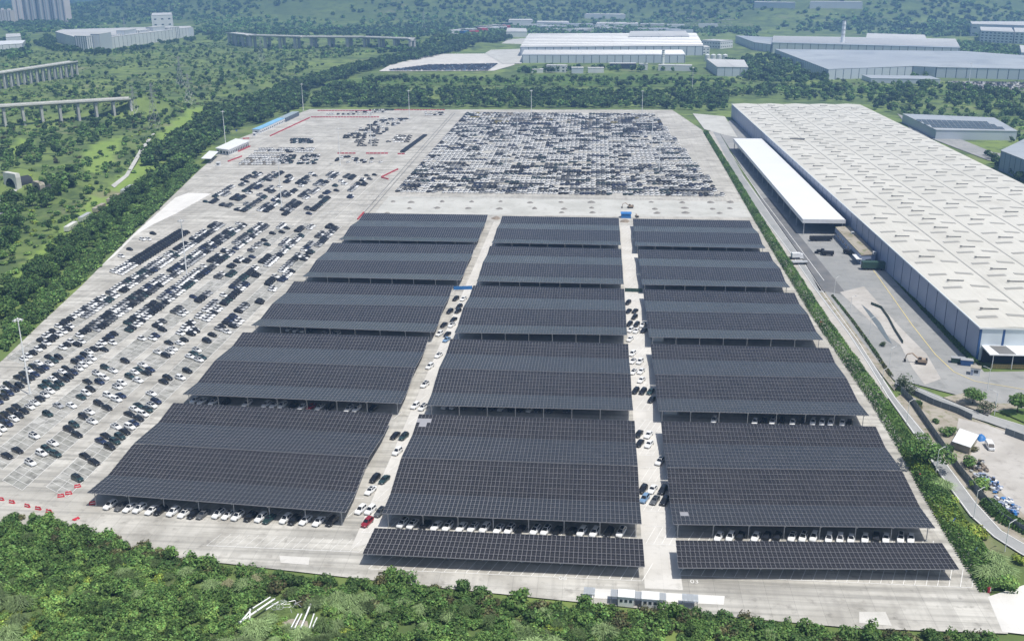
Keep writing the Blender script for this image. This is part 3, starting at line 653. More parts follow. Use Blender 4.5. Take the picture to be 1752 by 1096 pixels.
T3 = 'w430,125 w555,125 n590,90 k765,175 w885,180 k925,140 w880,65 k1005,70 k1060,35 k670,20 k1180,155 w640,285 w770,285 w805,248 k720,325 w1070,265 e1030,300 w980,335 w1085,375 e1135,345 k240,390 w450,435 e420,490 w360,520 n550,490 k505,530 e310,570 w410,615 w215,650 w165,695 n210,795 w155,840 k725,585 k680,630 w875,585 k955,505 w545,770 n590,860 w540,910 e490,960 e395,910 w340,950 w440,1010 k290,1010 k385,1060'
T8 = 'k225,355 n175,400 e305,405 e355,360 k265,455 k400,315 w440,268 w315,265 n485,235'
T7 = 's290,775 w410,815 k195,860 k110,940 k330,735 k490,735'
HAND = []
for spec, sc, ox, oy in ((T1, 6.85, 0, 560), (T2, 6.85, 0, 690), (T3, 6.85, 180, 560), (T8, 5.48, 140, 680), (T7, 8.43, 340, 470)):
    for c, x, y in parse(spec):
        p = G(ox+x/sc, oy+y/sc, .7); HAND.append((c, p[0], p[1]))
FARC = []            # (x, y, heading, colour) of the cars beyond the individually built ones
HAND.sort(key=lambda t: t[1]**2+t[2]**2)
n_near = sum(1 for o in COL.objects if o.get('category') == 'car')
nhand = max(0, 298-n_near)
byrow = {}
for t in HAND[:nhand]:
    r = min(range(7), key=lambda i: abs(ROWX[i]-t[1])); byrow.setdefault(r, []).append(t)
for r, L in byrow.items():
    L.sort(key=lambda t: t[2]-t[1]*.35)
    for i, (c, x, y) in enumerate(L):
        k, rf = style(c)
        # snap across the row to the two bays of the double row
        s = 1 if (x-ROWX[r]) > 0 else -1; tx = ROWX[r]+s*hv[0]*2.7
        x = x*.35+tx*.65
        put_car(x, y, BH+R(rc.uniform(-2.5, 2.5)), c, k, rf, '%s %s, %s from near end of %s double row left of canopies' % (CNAME[c], {'suv': 'hatchback', 'sedan': 'saloon'}[k], nth(i), nth(r)), 'cars in the open double rows of the left lot')
for c, x, y in HAND[nhand:]: FARC.append((x, y, BH, c))
# -- the denser far parts of the left lot: runs of one colour along each side of each double row
YH = 402.0
def runs(x, y0, y1, side, dens, pw):
    y = y0; c = 'k'; left = 0
    while y < y1:
        if left <= 0:
            c = 'w' if rc.random() < pw else rc.choice('kkkkkgngess'); left = rc.choice((1, 1, 1, 2, 2, 3)); emp = rc.random() > dens*.93
            if emp: left = rc.choice((1, 1, 2, 3))
        if not emp: FARC.append((x+side*hv[0]*2.7+rc.uniform(-.3, .3), y+side*hv[1]*2.7+rc.uniform(-.15, .15), BH+R(rc.uniform(-3, 3)), c))
        y += 3.1; left -= 1
ymax_hand = 382
for i, (dens, pw) in enumerate(((.76, .34), (.76, .40), (.38, .3), (1.0, .34), (1.02, .34), (1.0, .38), (0, 0))):
    for s in (-1, 1):
        if dens: runs(ROWX[i], ymax_hand, ROWY[i][1]-3, s, dens, pw)
for k in range(28):
    for s in (-1, 1):
        y = 462+k*3.1; FARC.append((ROWX[6]+s*hv[0]*2.7, y+s*hv[1]*2.7, BH, 'w' if k < 6 else 'k'))
for q, c in (((208, 440), 'w'), ((222, 428), 'k'), ((244, 411), 'w'), ((254, 411), 'w'), ((262, 401), 'k'), ((194, 466), 'w'), ((203, 461), 'w'), ((215, 457), 'w')):
    p = G(*q); FARC.append((p[0], p[1], BH, c))
# second lot
SR = [(-246, 622, 722), (-232, 612, 728), (-218, 600, 722), (-204, 600, 726), (-190, 592, 726), (-176, 596, 720), (-162, 640, 724)]
for i, (x, y0, y1) in enumerate(SR):
    for s in (-1, 1): runs(x-(0 if i < 3 else 0), y0, y1, s, .62 if i < 5 else .42, .2)
# far lot: white block, small clusters
def block(poly, nx, ny, head, cols, dens=.9):
    P = [G(*q)[:2] for q in poly]
    for j in range(ny):
        for i in range(nx):
            if rc.random() > dens: continue
            u, v = (i+.5)/nx, (j+.5)/ny
            p = (P[0]*(1-u)+P[1]*u)*(1-v)+(P[3]*(1-u)+P[2]*u)*v
            FARC.append((p[0], p[1], head+R(rc.uniform(-4, 4)), rc.choice(cols)))
block([(408, 283), (470, 283), (497, 265), (432, 265)], 12, 6, R(22), 'wwwwwwc', .95)
block([(434, 262), (535, 262), (540, 254), (445, 255)], 20, 3, R(15), 'wwwwk', .8)
block([(475, 281), (500, 281), (508, 266), (482, 266)], 4, 6, R(20), 'kkwke', .8)
block([(508, 282), (540, 282), (548, 265), (520, 265)], 6, 6, R(20), 'ekwkw', .7)
block([(570, 280), (660, 280), (660, 268), (580, 268)], 16, 4, R(20), 'wkk', .35)
block([(578, 238), (640, 238), (700, 203), (655, 203)], 11, 12, R(25), 'wwkgk', .62)
block([(540, 198), (640, 198), (680, 187), (650, 187)], 20, 3, R(15), 'wkkgw', .8)
block([(660, 245), (698, 245), (705, 232), (675, 232)], 6, 4, R(60), 'wwk', .8)
block([(684, 261), (693, 261), (731, 232), (725, 232)], 2, 26, R(5), 'kkk', 1)
block([(497, 246), (536, 246), (536, 238), (497, 238)], 8, 4, R(8), 'kkkesw', .85)
block([(720, 199), (760, 199), (765, 192), (728, 192)], 8, 2, R(20), 'wwk', .8)
block([(600, 252), (645, 252), (650, 234), (610, 240)], 5, 4, R(60), 'kkg', .5)
# the great field
FX0 = lambda y: -132-(y-662)*.006; FX1 = lambda y: 82-(y-662)*.064
BANDS = [(664, 770, 1.03, .38), (780, 905, 1.0, .70), (908, 1062, 1.03, .44)]
for y0, y1, dn, pw in BANDS:
    y = y0; r = 0
    while y < y1:
        x = FX0(y); run = 0; cc = 'k'
        while x < FX1(y):
            if run <= 0:
                run = rc.choice((1, 1, 1, 1, 2, 2, 3)); cc = 'w' if rc.random() < pw else rc.choice('kkkgnesgs'+('ccy' if y > 985 else ''))
                gap = rc.random() > dn*.9
            if not gap: FARC.append((x, y+rc.uniform(-.2, .2), R(38)+R(rc.uniform(-5, 5)), cc))
            x += 3.5; run -= 1
        y += 6.0 if r % 2 == 0 else 9.0; r += 1
# far lots beyond the factory road
block([(655, 122), (835, 122), (852, 110), (735, 112)], 60, 12, R(5), 'nnkgbn', .92)
block([(1625, 152), (1752, 155), (1752, 142), (1625, 141)], 46, 7, R(5), 'wwkkgc', .85)
block([(1146, 49), (1255, 49), (1245, 38), (1140, 38)], 60, 6, R(5), 'wwkgs', .85)
# one low-poly car, tiled
lowV, lowF, lowT = [], [], []
def lowcar():
    b = MB()
    st = [(-2.3, .35, .85, .78), (-1.7, .25, 1.0, .9), (1.0, .25, .93, .9), (2.0, .28, .78, .84), (2.32, .35, .6, .66)]
    for x, a, c, h in st: b.v += [(x, -h, a), (x, -h*.92, c), (x, h*.92, c), (x, h, a)]
    for i in range(4):
        for j in range(3): b.f.append((i*4+j, i*4+j+1, (i+1)*4+j+1, (i+1)*4+j)[::-1]); b.m.append(0)
    b.f.append((0, 1, 2, 3)); b.m.append(0); b.f.append((19, 18, 17, 16)); b.m.append(0)
    i = len(b.v); b.v += [(-1.95, -.8, .98), (1.0, -.8, .95), (1.0, .8, .95), (-1.95, .8, .98), (-1.3, -.6, 1.52), (.15, -.6, 1.52), (.15, .6, 1.52), (-1.3, .6, 1.52)]
    for f, m in (((0, 1, 5, 4), 1), ((1, 2, 6, 5), 1), ((2, 3, 7, 6), 1), ((3, 0, 4, 7), 1), ((4, 5, 6, 7), 0)): b.f.append(tuple(i+k for k in f)); b.m.append(m)
    for sx in (-1.4, 1.4):
        for sy in (-.9, .9):
            i = len(b.v); b.v += [(sx-.32, sy*1.005, .0), (sx+.32, sy*1.005, .0), (sx+.32, sy*1.005, .62), (sx-.32, sy*1.005, .62)]; b.f.append((i, i+1, i+2, i+3)); b.m.append(2)
    return np.array(b.v), np.array(b.f), np.array(b.m)
LV, LQ, LM = lowcar()
inst = []
for x, y, a, c in FARC:
    t = math.pi/2-a; ca, sa = math.cos(t), math.sin(t); sc = rc.uniform(.94, 1.05)
    V = LV*sc; V = np.stack([x+V[:, 0]*ca-V[:, 1]*sa, y+V[:, 0]*sa+V[:, 1]*ca, V[:, 2]+.03], 1)
    if y > 1100: V[:, 2] += float(H(x, y))+1.0
    col = np.array(PAINT[c])*rc.uniform(.9, 1.06); T = np.where((LM == 0)[:, None], col, np.array([.015, .016, .02])); T[LM == 2] = (.02, .02, .02)
    inst.append((V, LQ, T))
o = link('parked_cars', merge(inst, [M['carmass']], 'parked_cars')); tag(o, 'mass of black and white parked cars filling the far lots', kind='stuff')

# -- high mast lights
MASTS = [((52, 675), 'at the left edge of the picture, foot among black cars'), ((320, 473), 'in the middle of the left lot'), ((482, 356), 'at the near edge of the second lot'),
         ((582, 283), 'at the far lot beside the red barrier line'), ((386, 247), 'beside the white guard building'), ((635, 249), 'among the loose cars of the far lot'), ((700.6, 204), 'at the back of the far lot'),
         ((519, 190), 'behind the empty far lot before the dark trees'), ((866, 288), 'left of two in the middle of the great car field'), ((885, 250), 'left one further back in the great car field'), ((909, 204), 'at the back of the great car field'),
         ((1098, 205), 'at the back right of the great car field'), ((1115, 253), 'right one further back in the great car field'), ((1127.5, 293), 'right of two in the middle of the great car field'), ((1184, 156), 'beyond the tree belt by the factory lawn'), ((1657, 148), 'by the far car lot under the grey halls')]
def mast():
    b = MB(); b.bar((0, 0, 0), (0, 0, 28), .34, M['pole_white'], 10, .15); b.box((0, 0, .25), (1.3, 1.3, .5), M['pier'])
    r = MB()
    for k in range(12):
        a = 2*math.pi*k/12; a2 = 2*math.pi*(k+1)/12
        r.bar((1.15*math.cos(a), 1.15*math.sin(a), 27.6), (1.15*math.cos(a2), 1.15*math.sin(a2), 27.6), .09, M['lampgrey'])
        if k % 3 == 0: r.bar((0, 0, 27.7), (1.15*math.cos(a), 1.15*math.sin(a), 27.6), .06, M['lampgrey'])
    l = MB(); l.box((0, 0, 0), (.55, .42, .28), M['lampgrey']); l.box((0, 0, -.15), (.46, .34, .03), M['lens'])
    c = MB(); c.cone((0, 0, 27.9), .5, .5, M['lampgrey'], 8)
    return b.mesh('pole'), r.mesh('lamp_ring'), l.mesh('floodlight'), c.mesh('cap')
mp, mr, ml, mc = mast()
for q, wh in MASTS:
    p = G(*q) if q[1] > 185 else GT(*q)
    t = thing('high_mast_light', 'tall white floodlight mast '+wh, 'light mast', p, random.uniform(0, 1), 'floodlight masts over the lots')
    link('pole', mp, t); ring = link('lamp_ring', mr, t); link('cap', mc, t)
    for k in range(8):
        o = link('floodlight', ml, ring); a = 2*math.pi*k/8; o.location = (1.45*math.cos(a), 1.45*math.sin(a), 27.45); o.rotation_euler = (0, .5, a)
# -- street lamps of the right road
LAMPS = [((1427, 505), 1), ((1454, 540), 1), ((1487, 577), 1), ((1521, 631), 1), ((1507.5, 669.5), 1), ((1551, 726), 1), ((1600.6, 812), 1), ((1666, 885), 1), ((1719, 943), 1), ((1701, 710), -1), ((1689, 668), -1)]
def lamp():
    b = MB(); b.bar((0, 0, 0), (0, 0, 8.2), .12, M['pole_white'], 8, .07); a = MB(); a.bar((0, 0, 8.1), (1.7, 0, 8.6), .06, M['pole_white'], 5); h = MB(); h.box((2.0, 0, 8.62), (.8, .3, .14), M['lampgrey']); h.box((2.0, 0, 8.54), (.6, .22, .03), M['lens'])
    return b.mesh('pole'), a.mesh('arm'), h.mesh('lamp_head')
lp = lamp()
for i, (q, s) in enumerate(LAMPS):
    lab = 'thin white street lamp, %s along the right road from the far end' % nth(i) if i < 9 else ('white lamp post standing on the lawn at the right edge' if i == 9 else 'short white lamp post on the curve before the warehouse')
    t = thing('street_lamp', lab, 'street lamp', G(*q), .5 if s > 0 else 2.6, 'street lamps along the right road')
    for n, m in zip(('pole', 'arm', 'lamp_head'), lp): link(n, m, t)
# -- red barriers on the front left apron
def barrier():
    b = MB(); b.hexa([(-.85, -.24, 0), (.85, -.24, 0), (.85, .24, 0), (-.85, .24, 0)], [(-.8, -.1, .95), (.8, -.1, .95), (.8, .1, .95), (-.8, .1, .95)], M['red_plastic']); m = b.mesh('body')
    f = MB(); f.box((0, 0, .06), (1.9, .6, .12), M['red_plastic']); s = MB(); s.box((0, -.2, .5), (1.2, .04, .2), M['white_line']); c = MB(); c.bar((0, 0, .93), (0, 0, 1.06), .1, M['white_line'], 8)
    return m, f.mesh('foot'), s.mesh('reflective_band'), c.mesh('filler_cap')
bm_ = barrier()
BAR = [(2, 855, .2), (20.6, 860, .2), (47, 866.6, .3), (65.5, 871, .2), (84, 876, .2), (104.5, 849.5, -.3), (117.6, 845, -.3), (133, 833, -.5)]
for i, (x, y, a) in enumerate(BAR):
    lab = 'red water-filled barrier, %s from the left along the front apron' % nth(i) if i < 5 else 'red water-filled barrier, %s of three at the tip of the parking bays' % nth(i-5)
    t = thing('red_barrier', lab, 'barrier', G(x, y), -a, 'red barriers on the front apron')
    for n, m in zip(('body', 'foot', 'reflective_band', 'filler_cap'), bm_): link(n, m, t)
for q, lab, ang_ in (((158.7, 862), 'red barrier standing on end against the corner canopy post', .4), ((129, 887), 'toppled red barrier lying alone on the apron', 1.0)):
    t = thing('red_barrier', lab, 'barrier', G(*q), ang_, 'red barriers on the front apron'); 
    for n, m in zip(('body', 'foot', 'reflective_band', 'filler_cap'), bm_):
        o = link(n, m, t); 
        if 'toppled' in lab: o.rotation_euler = (R(80), 0, 0)
def rowline(name, pts, lab, cat, h=.9, wd=.6, m='red_paint', seg=3.0):
    b = MB(); P = along([G(*q)[:2] for q in pts], seg)
    for a, c in zip(P, P[1:]):
        d = c-a; b.box(((a[0]+c[0])/2, (a[1]+c[1])/2, h/2), (np.hypot(*d)*.86, wd, h), M[m], math.atan2(d[1], d[0]))
    return tag(b.build(name), lab, cat)
for pts, lab in (([(649, 201), (532, 201)], 'red barrier line along the near side of the rear car row'), ([(530, 202), (461, 234)], 'long red barrier line slanting beside the blue roofed sheds'), ([(543, 190), (640, 190)], 'red barrier line at the very back left of the lot'),
                 ([(674, 188.5), (765, 188.5)], 'red barrier line at the back beside the great field'), ([(577, 263), (609, 263)], 'short red barrier row left of the far lot mast'), ([(626, 263), (668, 263)], 'thick red barrier block in the far lot'), ([(680, 264), (699, 264)], 'small red barrier row near the lane of the great field'),
                 ([(681, 290), (652, 304), (667, 308)], 'hooked red barrier line beside the great car field'), ([(390, 277), (414, 268)], 'red barrier line before the white canopy'), ([(408, 260), (430, 250)], 'red barrier line beside the guard building'), ([(415, 238), (432, 237)], 'red barriers at the lot entrance'), ([(612, 376), (623, 364)], 'red kerb at the corner of the farthest left canopy')):
    rowline('barrier_row', pts, lab, 'barrier row', wd=1.2 if 'thick' in lab else .7)
# -- gravel heaps on the works strip
heap_px = [(x, y) for y, xs in ((346, (672, 708, 760, 806, 858, 912, 963, 1016, 1116, 1168, 1215, 1254)), (357, (700, 752, 803, 856, 910, 963, 1015, 1118, 1172, 1222, 1250)), (364.5, (660, 962, 1016, 1120, 1175, 1228))) for x in xs]
for i, (x, y) in enumerate(heap_px):
    x += random.uniform(-5, 5); y += random.uniform(-1, 1); p = G(x, y)
    b = MB(); b.cone((0, 0, 0), random.uniform(1.9, 2.9), random.uniform(.8, 1.3), M['sand'], 10, .2)
    o = b.build('gravel_heap', None, True); o.location = p; tag(o, 'small grey gravel heap, %s in its line on the strip behind the canopies, row %s' % (nth(i if i < 12 else i-12 if i < 23 else i-23), ORD[0 if i < 12 else 1 if i < 23 else 2]), 'gravel heap', 'gravel heaps behind the canopies')
for q, lab in (((849, 374), 'brown spoil heap at the far end of the left lane'), ((1069, 379), 'wide brown spoil heap at the far end of the right lane')):
    b = MB(); b.cone((0, 0, 0), 3.2, 1.6, M['brownheap'], 12, .2); o = b.build('spoil_heap', None, True); o.location = G(*q); tag(o, lab, 'spoil heap')
# ================================================================== BUILDINGS
WH = 13.0
wNL, wFL, wFR = G(1677, 561, WH)[:2], G(1252, 178, WH)[:2], G(1480, 183, WH)[:2]
wv = wFL-wNL; WLEN = np.hypot(*wv); wv = wv/WLEN; wu = np.array([wv[1], -wv[0]]); WW = float((wFR-wFL)@wu)
M['wh_panel'] = mat('blue_grey_shaded_cladding', (.27, .32, .44), .45, .0, var=.05, scale=.1)  # blue-grey cladding, darkened so the colour carries the side wall's shade
M['wh_front'] = mat('pale_cladding', (.62, .68, .72), .45, var=.03, scale=.1)
M['wh_blue'] = mat('blue_column_strip', (.035, .10, .26), .5, var=.05)
M['wh_base'] = mat('dark_blue_joint', (.03, .05, .11), .6, var=.05)
M['wh_roof'] = groundmat('long_roof_sheet', [(.565, .55, .495), (.61, .595, .54), (.50, .485, .43)], [(.02, .42, .6, 4), (.05, .52, .75, 5)], rough=.5, streak=((.9, .012, 1), (.44, .42, .37), .22), slab=(200, 9.5, .08, .97, .84))
M['skylight'] = mat('roof_light_strip', (.33, .32, .29), .4, var=.1)
M['vent'] = mat('dark_roof_vent', (.16, .16, .155), .6, var=.1)
root = thing('warehouse', 'immense white roofed warehouse with blue grey panelled walls on the right', 'warehouse', (wNL[0], wNL[1], 0), math.atan2(wu[1], wu[0]))
b = MB(); b.box((WW/2, WLEN/2, WH/2-.1), (WW-.3, WLEN-.3, WH-.2), M['wh_base']); wall_ = b.build('wall', root)
NS = 5; SP = WW/NS
b = MB()
for k in range(NS):                                                    # five low gables along the building
    x0, x1 = k*SP, (k+1)*SP; xm = (x0+x1)/2
    b.hexa([(x0, -.2, WH-.15), (xm, -.2, WH-.15), (xm, WLEN+.2, WH-.15), (x0, WLEN+.2, WH-.15)], [(x0, -.2, WH), (xm, -.2, WH+.75), (xm, WLEN+.2, WH+.75), (x0, WLEN+.2, WH)], M['wh_roof'])
    b.hexa([(xm, -.2, WH-.15), (x1, -.2, WH-.15), (x1, WLEN+.2, WH-.15), (xm, WLEN+.2, WH-.15)], [(xm, -.2, WH+.75), (x1, -.2, WH), (x1, WLEN+.2, WH), (xm, WLEN+.2, WH+.75)], M['wh_roof'])
roof_ = b.build('roof', root)
for k in range(1, NS):
    b = MB(); b.box((k*SP, WLEN/2, WH+.06), (.7, WLEN, .1), M['skylight']); b.build('gutter', roof_)
b = MB(); b.box((-.15, WLEN/2, WH+.02), (.35, WLEN+.6, .5), M['wh_front']); b.build('eave_trim', root)
b = MB(); b.box((WW/2, -.25, WH-.05), (WW+.6, .3, .55), M['steel_white']); b.build('eave_trim', root)
npan = 56; pw_ = WLEN/npan
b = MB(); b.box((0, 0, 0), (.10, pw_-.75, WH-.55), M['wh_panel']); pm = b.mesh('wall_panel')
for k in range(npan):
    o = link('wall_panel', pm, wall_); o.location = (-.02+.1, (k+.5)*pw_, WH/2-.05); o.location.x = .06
nf = 14; pf = WW/nf
b = MB(); b.box((0, 0, 0), (pf-.9, .1, WH-.5), M['wh_front']); pm = b.mesh('wall_panel'); b = MB(); b.box((0, 0, 0), (.86, .16, WH-.5), M['wh_blue']); cm = b.mesh('column_strip')
for k in range(nf):
    o = link('wall_panel', pm, wall_); o.location = ((k+.5)*pf, .06, WH/2)
    o = link('column_strip', cm, wall_); o.location = (k*pf+(.5 if k == 0 else 0), .05, WH/2)
sl_ = MB(); sl_.box((0, 0, 0), (7.4, 2.6, .12), M['skylight']); slm = sl_.mesh('skylight')
vt = MB(); vt.box((0, 0, 0), (6.4, .32, .4), M['vent']); vt.box((-3.4, 0, .1), (.9, .8, .6), M['vent']); vtm = vt.mesh('roof_vent')
ca_, sa_ = wu[0], wu[1]
def wh_px(x, y, z):
    p = wNL+wu*x+wv*y; return PJ(p[0], p[1], z)
nsk = 0
for j in range(34):
    y = 12+j*19.2
    if y > WLEN-8: break
    for k in range(NS):
        for s in (0, 1):
            x = k*SP+SP*(.27 if s == 0 else .75)
            q = wh_px(x, y, WH)
            if q[0] > 1775 or nsk >= 298: continue
            nsk += 1; o = link('skylight', slm, roof_); sl0 = math.atan2(.75, SP/2)
            o.location = (x, y+(2.5 if s else 0), WH+.75*(.54 if s == 0 else .5)+.08); o.rotation_euler = (0, -sl0 if s == 0 else sl0, 0)
        if (j+k) % 2 == 0 or k == 1:
            x = k*SP+SP*.44; q = wh_px(x, y+9, WH)
            if q[0] < 1775: o = link('roof_vent', vtm, roof_); o.location = (x, y+8.5, WH+1.05)
b = MB(); b.box((20, 246+200, WH+.9), (11, 2.6, .8), M['vent']); b.build('roof_vent', root)
b = MB()
b.hexa([(1.5, -8.5, 5.4), (60, -8.5, 5.4), (60, .2, 5.8), (1.5, .2, 5.8)], [(1.5, -8.5, 5.8), (60, -8.5, 5.8), (60, .2, 6.3), (1.5, .2, 6.3)], M['steel_white']); b.build('porch_roof', root)
b = MB(); b.hexa([(5, -8, 5.86), (11, -8, 5.86), (10, -.6, 6.29), (4, -.6, 6.29)], [(5, -8, 5.95), (11, -8, 5.95), (10, -.6, 6.38), (4, -.6, 6.38)], M['vent']); b.build('porch_solar_sheet', root)
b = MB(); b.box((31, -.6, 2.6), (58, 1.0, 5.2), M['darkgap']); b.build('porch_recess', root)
for k in range(9):
    b = MB(); b.bar((3+k*7, -8.1, 0), (3+k*7, -8.1, 5.5), .14, M['steel_white'], 6); b.build('porch_post', root)
t = thing('board_fence', 'yellow brown board fence standing under the warehouse porch', 'fence', (wNL[0]+3, wNL[1]-7.2, 0), math.atan2(wu[1], wu[0]))
hq = [wNL+wv*8-wu*2.2, wNL+wv*120-wu*2.2, wNL+wv*190-wu*2.2]
b = MB(); b.box((0, 0, 0), (.82, .08, 1.5), M['wood']); wm = b.mesh('board')
for k in range(60): o = link('board', wm, t); o.location = (k*.9+.5, .03*(k % 2), .8)

def prism(name, label, cat, pts, h, wall, roof, group=None, over=.4, rt=.5, base=GT, ribs=None, para=False, world=None, ridges=0):
    P = world if world is not None else [base(*q) for q in pts]
    P = [np.array(p, float) for p in P]
    ar = sum(a[0]*b_[1]-b_[0]*a[1] for a, b_ in zip(P, P[1:]+P[:1]))
    if ar < 0: P = P[::-1]
    z0 = min(float(p[2]) if len(p) > 2 else 0 for p in P); c = sum(p[:2] for p in P)/len(P)
    t = thing(name, label, cat, (c[0], c[1], z0), 0, group)
    L = [p[:2]-c for p in P]
    b = MB(); b.hexa([(x, y, -1.5) for x, y in L], [(x, y, h-rt) for x, y in L], wall, bottom=False); b.build('wall', t)
    b = MB(); e = [(p*(1+over/max(np.hypot(*p), 1e-3))) for p in L]
    b.hexa([(x, y, h-rt+.01) for x, y in e], [(x, y, h) for x, y in e], roof); b.build('roof', t)
    if ribs:
        sp, rw, rm, as_parts = ribs
        one = MB()
        for a, d in zip(L, L[1:]+L[:1]):
            v = d-a; n = np.array([v[1], -v[0]]); n = n/np.hypot(*n); mid = (a+d)/2+c
            if n@(-mid) < 0: continue
            Lw = np.hypot(*v); k = max(1, int(Lw/sp))
            for i in range(k+1):
                p = a+v*min(max(i/k, .004), .996)+n*.04
                bb_ = MB() if as_parts else one
                bb_.box((p[0], p[1], h/2-.3), (rw, .14, h-.8), rm, math.atan2(v[1], v[0]))
                if as_parts: bb_.build('column_strip', t)
        if not as_parts and one.v: one.build('wall_ribs', t)
    if ridges:
        mb_ = MB(); n_ = len(L); A0, A1, B1, B0 = L[0], L[1], L[2 if n_ == 4 else n_-2], L[n_-1]
        for i in range(1, ridges):
            u = i/ridges; p = A0+(B0-A0)*u; q = A1+(B1-A1)*u
            mb_.bar((*p, h+.3), (*q, h+.3), .9, M['lampgrey'], 4)
        mb_.build('roof_ridges', t)
    return t, L, c, z0
def windows(t, L, h, rows, sp, wsz, m, frames=('window',)):
    """windows on the sides facing the road, each its own part sharing one mesh per side"""
    c = np.array(t.location[:2])
    for a, d in zip(L, L[1:]+L[:1]):
        v = d-a; n = np.array([v[1], -v[0]]); n = n/np.hypot(*n)
        if n@(-((a+d)/2+c)) < 0: continue
        Lw = np.hypot(*v); k = int(Lw/sp)
        if k < 1: continue
        b = MB(); b.box((0, 0, 0), (wsz[0], .12, wsz[1]), m); me = b.mesh('window')
        for r in range(rows):
            for i in range(k):
                p = a+v*(i+.5)/k+n*.05
                o = link('window', me, t); o.location = (p[0], p[1], h*(r+.55)/(rows+.25)); o.rotation_euler = (0, 0, math.atan2(v[1], v[0]))
M['far_wall'] = mat('factory_cladding', (.50, .55, .60), .5, var=.04, scale=.05)
M['far_wall2'] = mat('pale_render', (.62, .64, .64), .6, var=.05, scale=.05)
M['far_roof'] = groundmat('factory_roof', [(.56, .56, .54), (.48, .48, .47), (.62, .62, .60)], [(.006, .42, .6, 4), (.02, .5, .7, 4)], rough=.5, slab=(400, 24, .8, .94, .8))
M['grey_roof'] = groundmat('grey_metal_roof', [(.37, .40, .43), (.43, .46, .48), (.31, .34, .37)], [(.006, .42, .6, 4), (.02, .5, .7, 4)], rough=.45, slab=(400, 22, .8, .94, .84))
M['win'] = mat('window_glass', (.05, .065, .08), .15, 0, .6, var=0)
M['rib'] = mat('dark_wall_joint', (.10, .13, .17), .6, var=0)
M['tower_wall'] = mat('apartment_wall', (.64, .58, .55), .8, var=.06, scale=.05)
M['tower_dark'] = mat('apartment_recess', (.20, .21, .23), .8, var=.06)
# loading canopy
cNL, cFL = G(1374, 375, 8.6)[:2], G(1255, 237, 8.6)[:2]; cv = cFL-cNL; CL = np.hypot(*cv); cv = cv/CL; cu = np.array([cv[1], -cv[0]]); CW = 23.0
t = thing('loading_canopy', 'long white flat loading canopy on posts beside the warehouse wall', 'canopy', (cNL[0], cNL[1], 0), math.atan2(cu[1], cu[0]))
b = MB(); b.hexa([(0, 0, 8.35), (CW, 0, 8.35), (CW, CL, 8.35), (0, CL, 8.35)], [(.1, .1, 8.6), (CW-.1, .1, 8.6), (CW-.1, CL-.1, 8.6), (.1, CL-.1, 8.6)], M['white_roof']); b.build('roof', t)
for c_, d_ in (((CW/2, -.08, 7.6), (CW+.3, .16, 2.2)), ((-.08, CL/2, 7.6), (.16, CL, 2.2)), ((CW/2, CL+.08, 7.6), (CW+.3, .16, 2.2))):
    b = MB(); b.box(c_, d_, M['steel_white']); b.build('fascia', t)
b = MB(); b.box((0, 0, 3.7), (.5, .5, 7.4), M['post']); pm = b.mesh('post')
for k in range(15):
    for x in (1.0, CW-1.2): o = link('post', pm, t); o.location = (x, 1+k*(CL-2)/14, 0)
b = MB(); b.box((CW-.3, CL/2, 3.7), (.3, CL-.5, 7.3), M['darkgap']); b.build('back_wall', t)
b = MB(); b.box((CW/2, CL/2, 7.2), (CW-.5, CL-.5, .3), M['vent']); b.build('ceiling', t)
# long low office in front of the warehouse wall
t, L, c, z0 = prism('low_office', 'long low flat roofed office with stained roof against the warehouse', 'office building', None, 5.2, M['wh_panel'], M['dirt'], world=[G(1427.5, 404), G(1472, 453), G(1497, 451), G(1452, 402)], over=.2)
windows(t, L, 4.6, 1, 5.5, (3.2, 1.3), M['win'])
b = MB(); p = G(1467, 432, 5.4)[:2]-c; b.box((p[0], p[1], 3.2), (2.6, 9, .25), M['steel_white']); b.build('awning', t)
for q, lab in (((1459, 398), 'small white air unit at the far end of the low office roof'), ((1496, 432), 'small white air unit at the near end of the low office roof')):
    pp = G(*q, 5.9); b = MB(); b.box((0, 0, .6), (1.5, 1.2, 1.2), M['steel_white']); b.box((0, -.62, .6), (.9, .05, .9), M['rib']); o = b.build('air_unit'); o.location = (pp[0], pp[1], 5.25); tag(o, lab, 'air unit')
# solar roofed hall and grey hall at the far right
prism('solar_hall', 'low hall with blue solar panels across its pale roof', 'hall', None, 8, M['far_wall'], M['grey_roof'], world=[G(1600, 238), G(1738, 240), G(1698, 216), G(1543, 209)])
t = bpy.data.objects['solar_hall']; P = [G(x, y, 8)[:2] for x, y in ((1562, 204), (1685, 208), (1724, 222), (1600, 219))]
b = MB(); b.box((0, 0, 0), (1, 1, .15), M['cell']); pm = b.mesh('solar_panel')
for i in range(14):
    for j in range(3):
        u, v = (i+.5)/14, (j+.5)/3; p = (P[0]*(1-u)+P[1]*u)*(1-v)+(P[3]*(1-u)+P[2]*u)*v
        e = (P[1]-P[0])/14; o = link('solar_panel', pm, t); o.location = (p[0]-t.location[0], p[1]-t.location[1], 8.12); o.scale = (np.hypot(*e)*.9, np.hypot(*(P[3]-P[0]))/3*.9, 1); o.rotation_euler = (0, 0, math.atan2(e[1], e[0]))
prism('grey_hall', 'grey hall with dark vertical joints cut by the right picture edge', 'hall', None, 14, M['wh_panel'], M['grey_roof'], world=[G(1708, 290), G(1800, 330), G(1880, 300), G(1760, 262)], ribs=(8, .35, M['rib'], True))
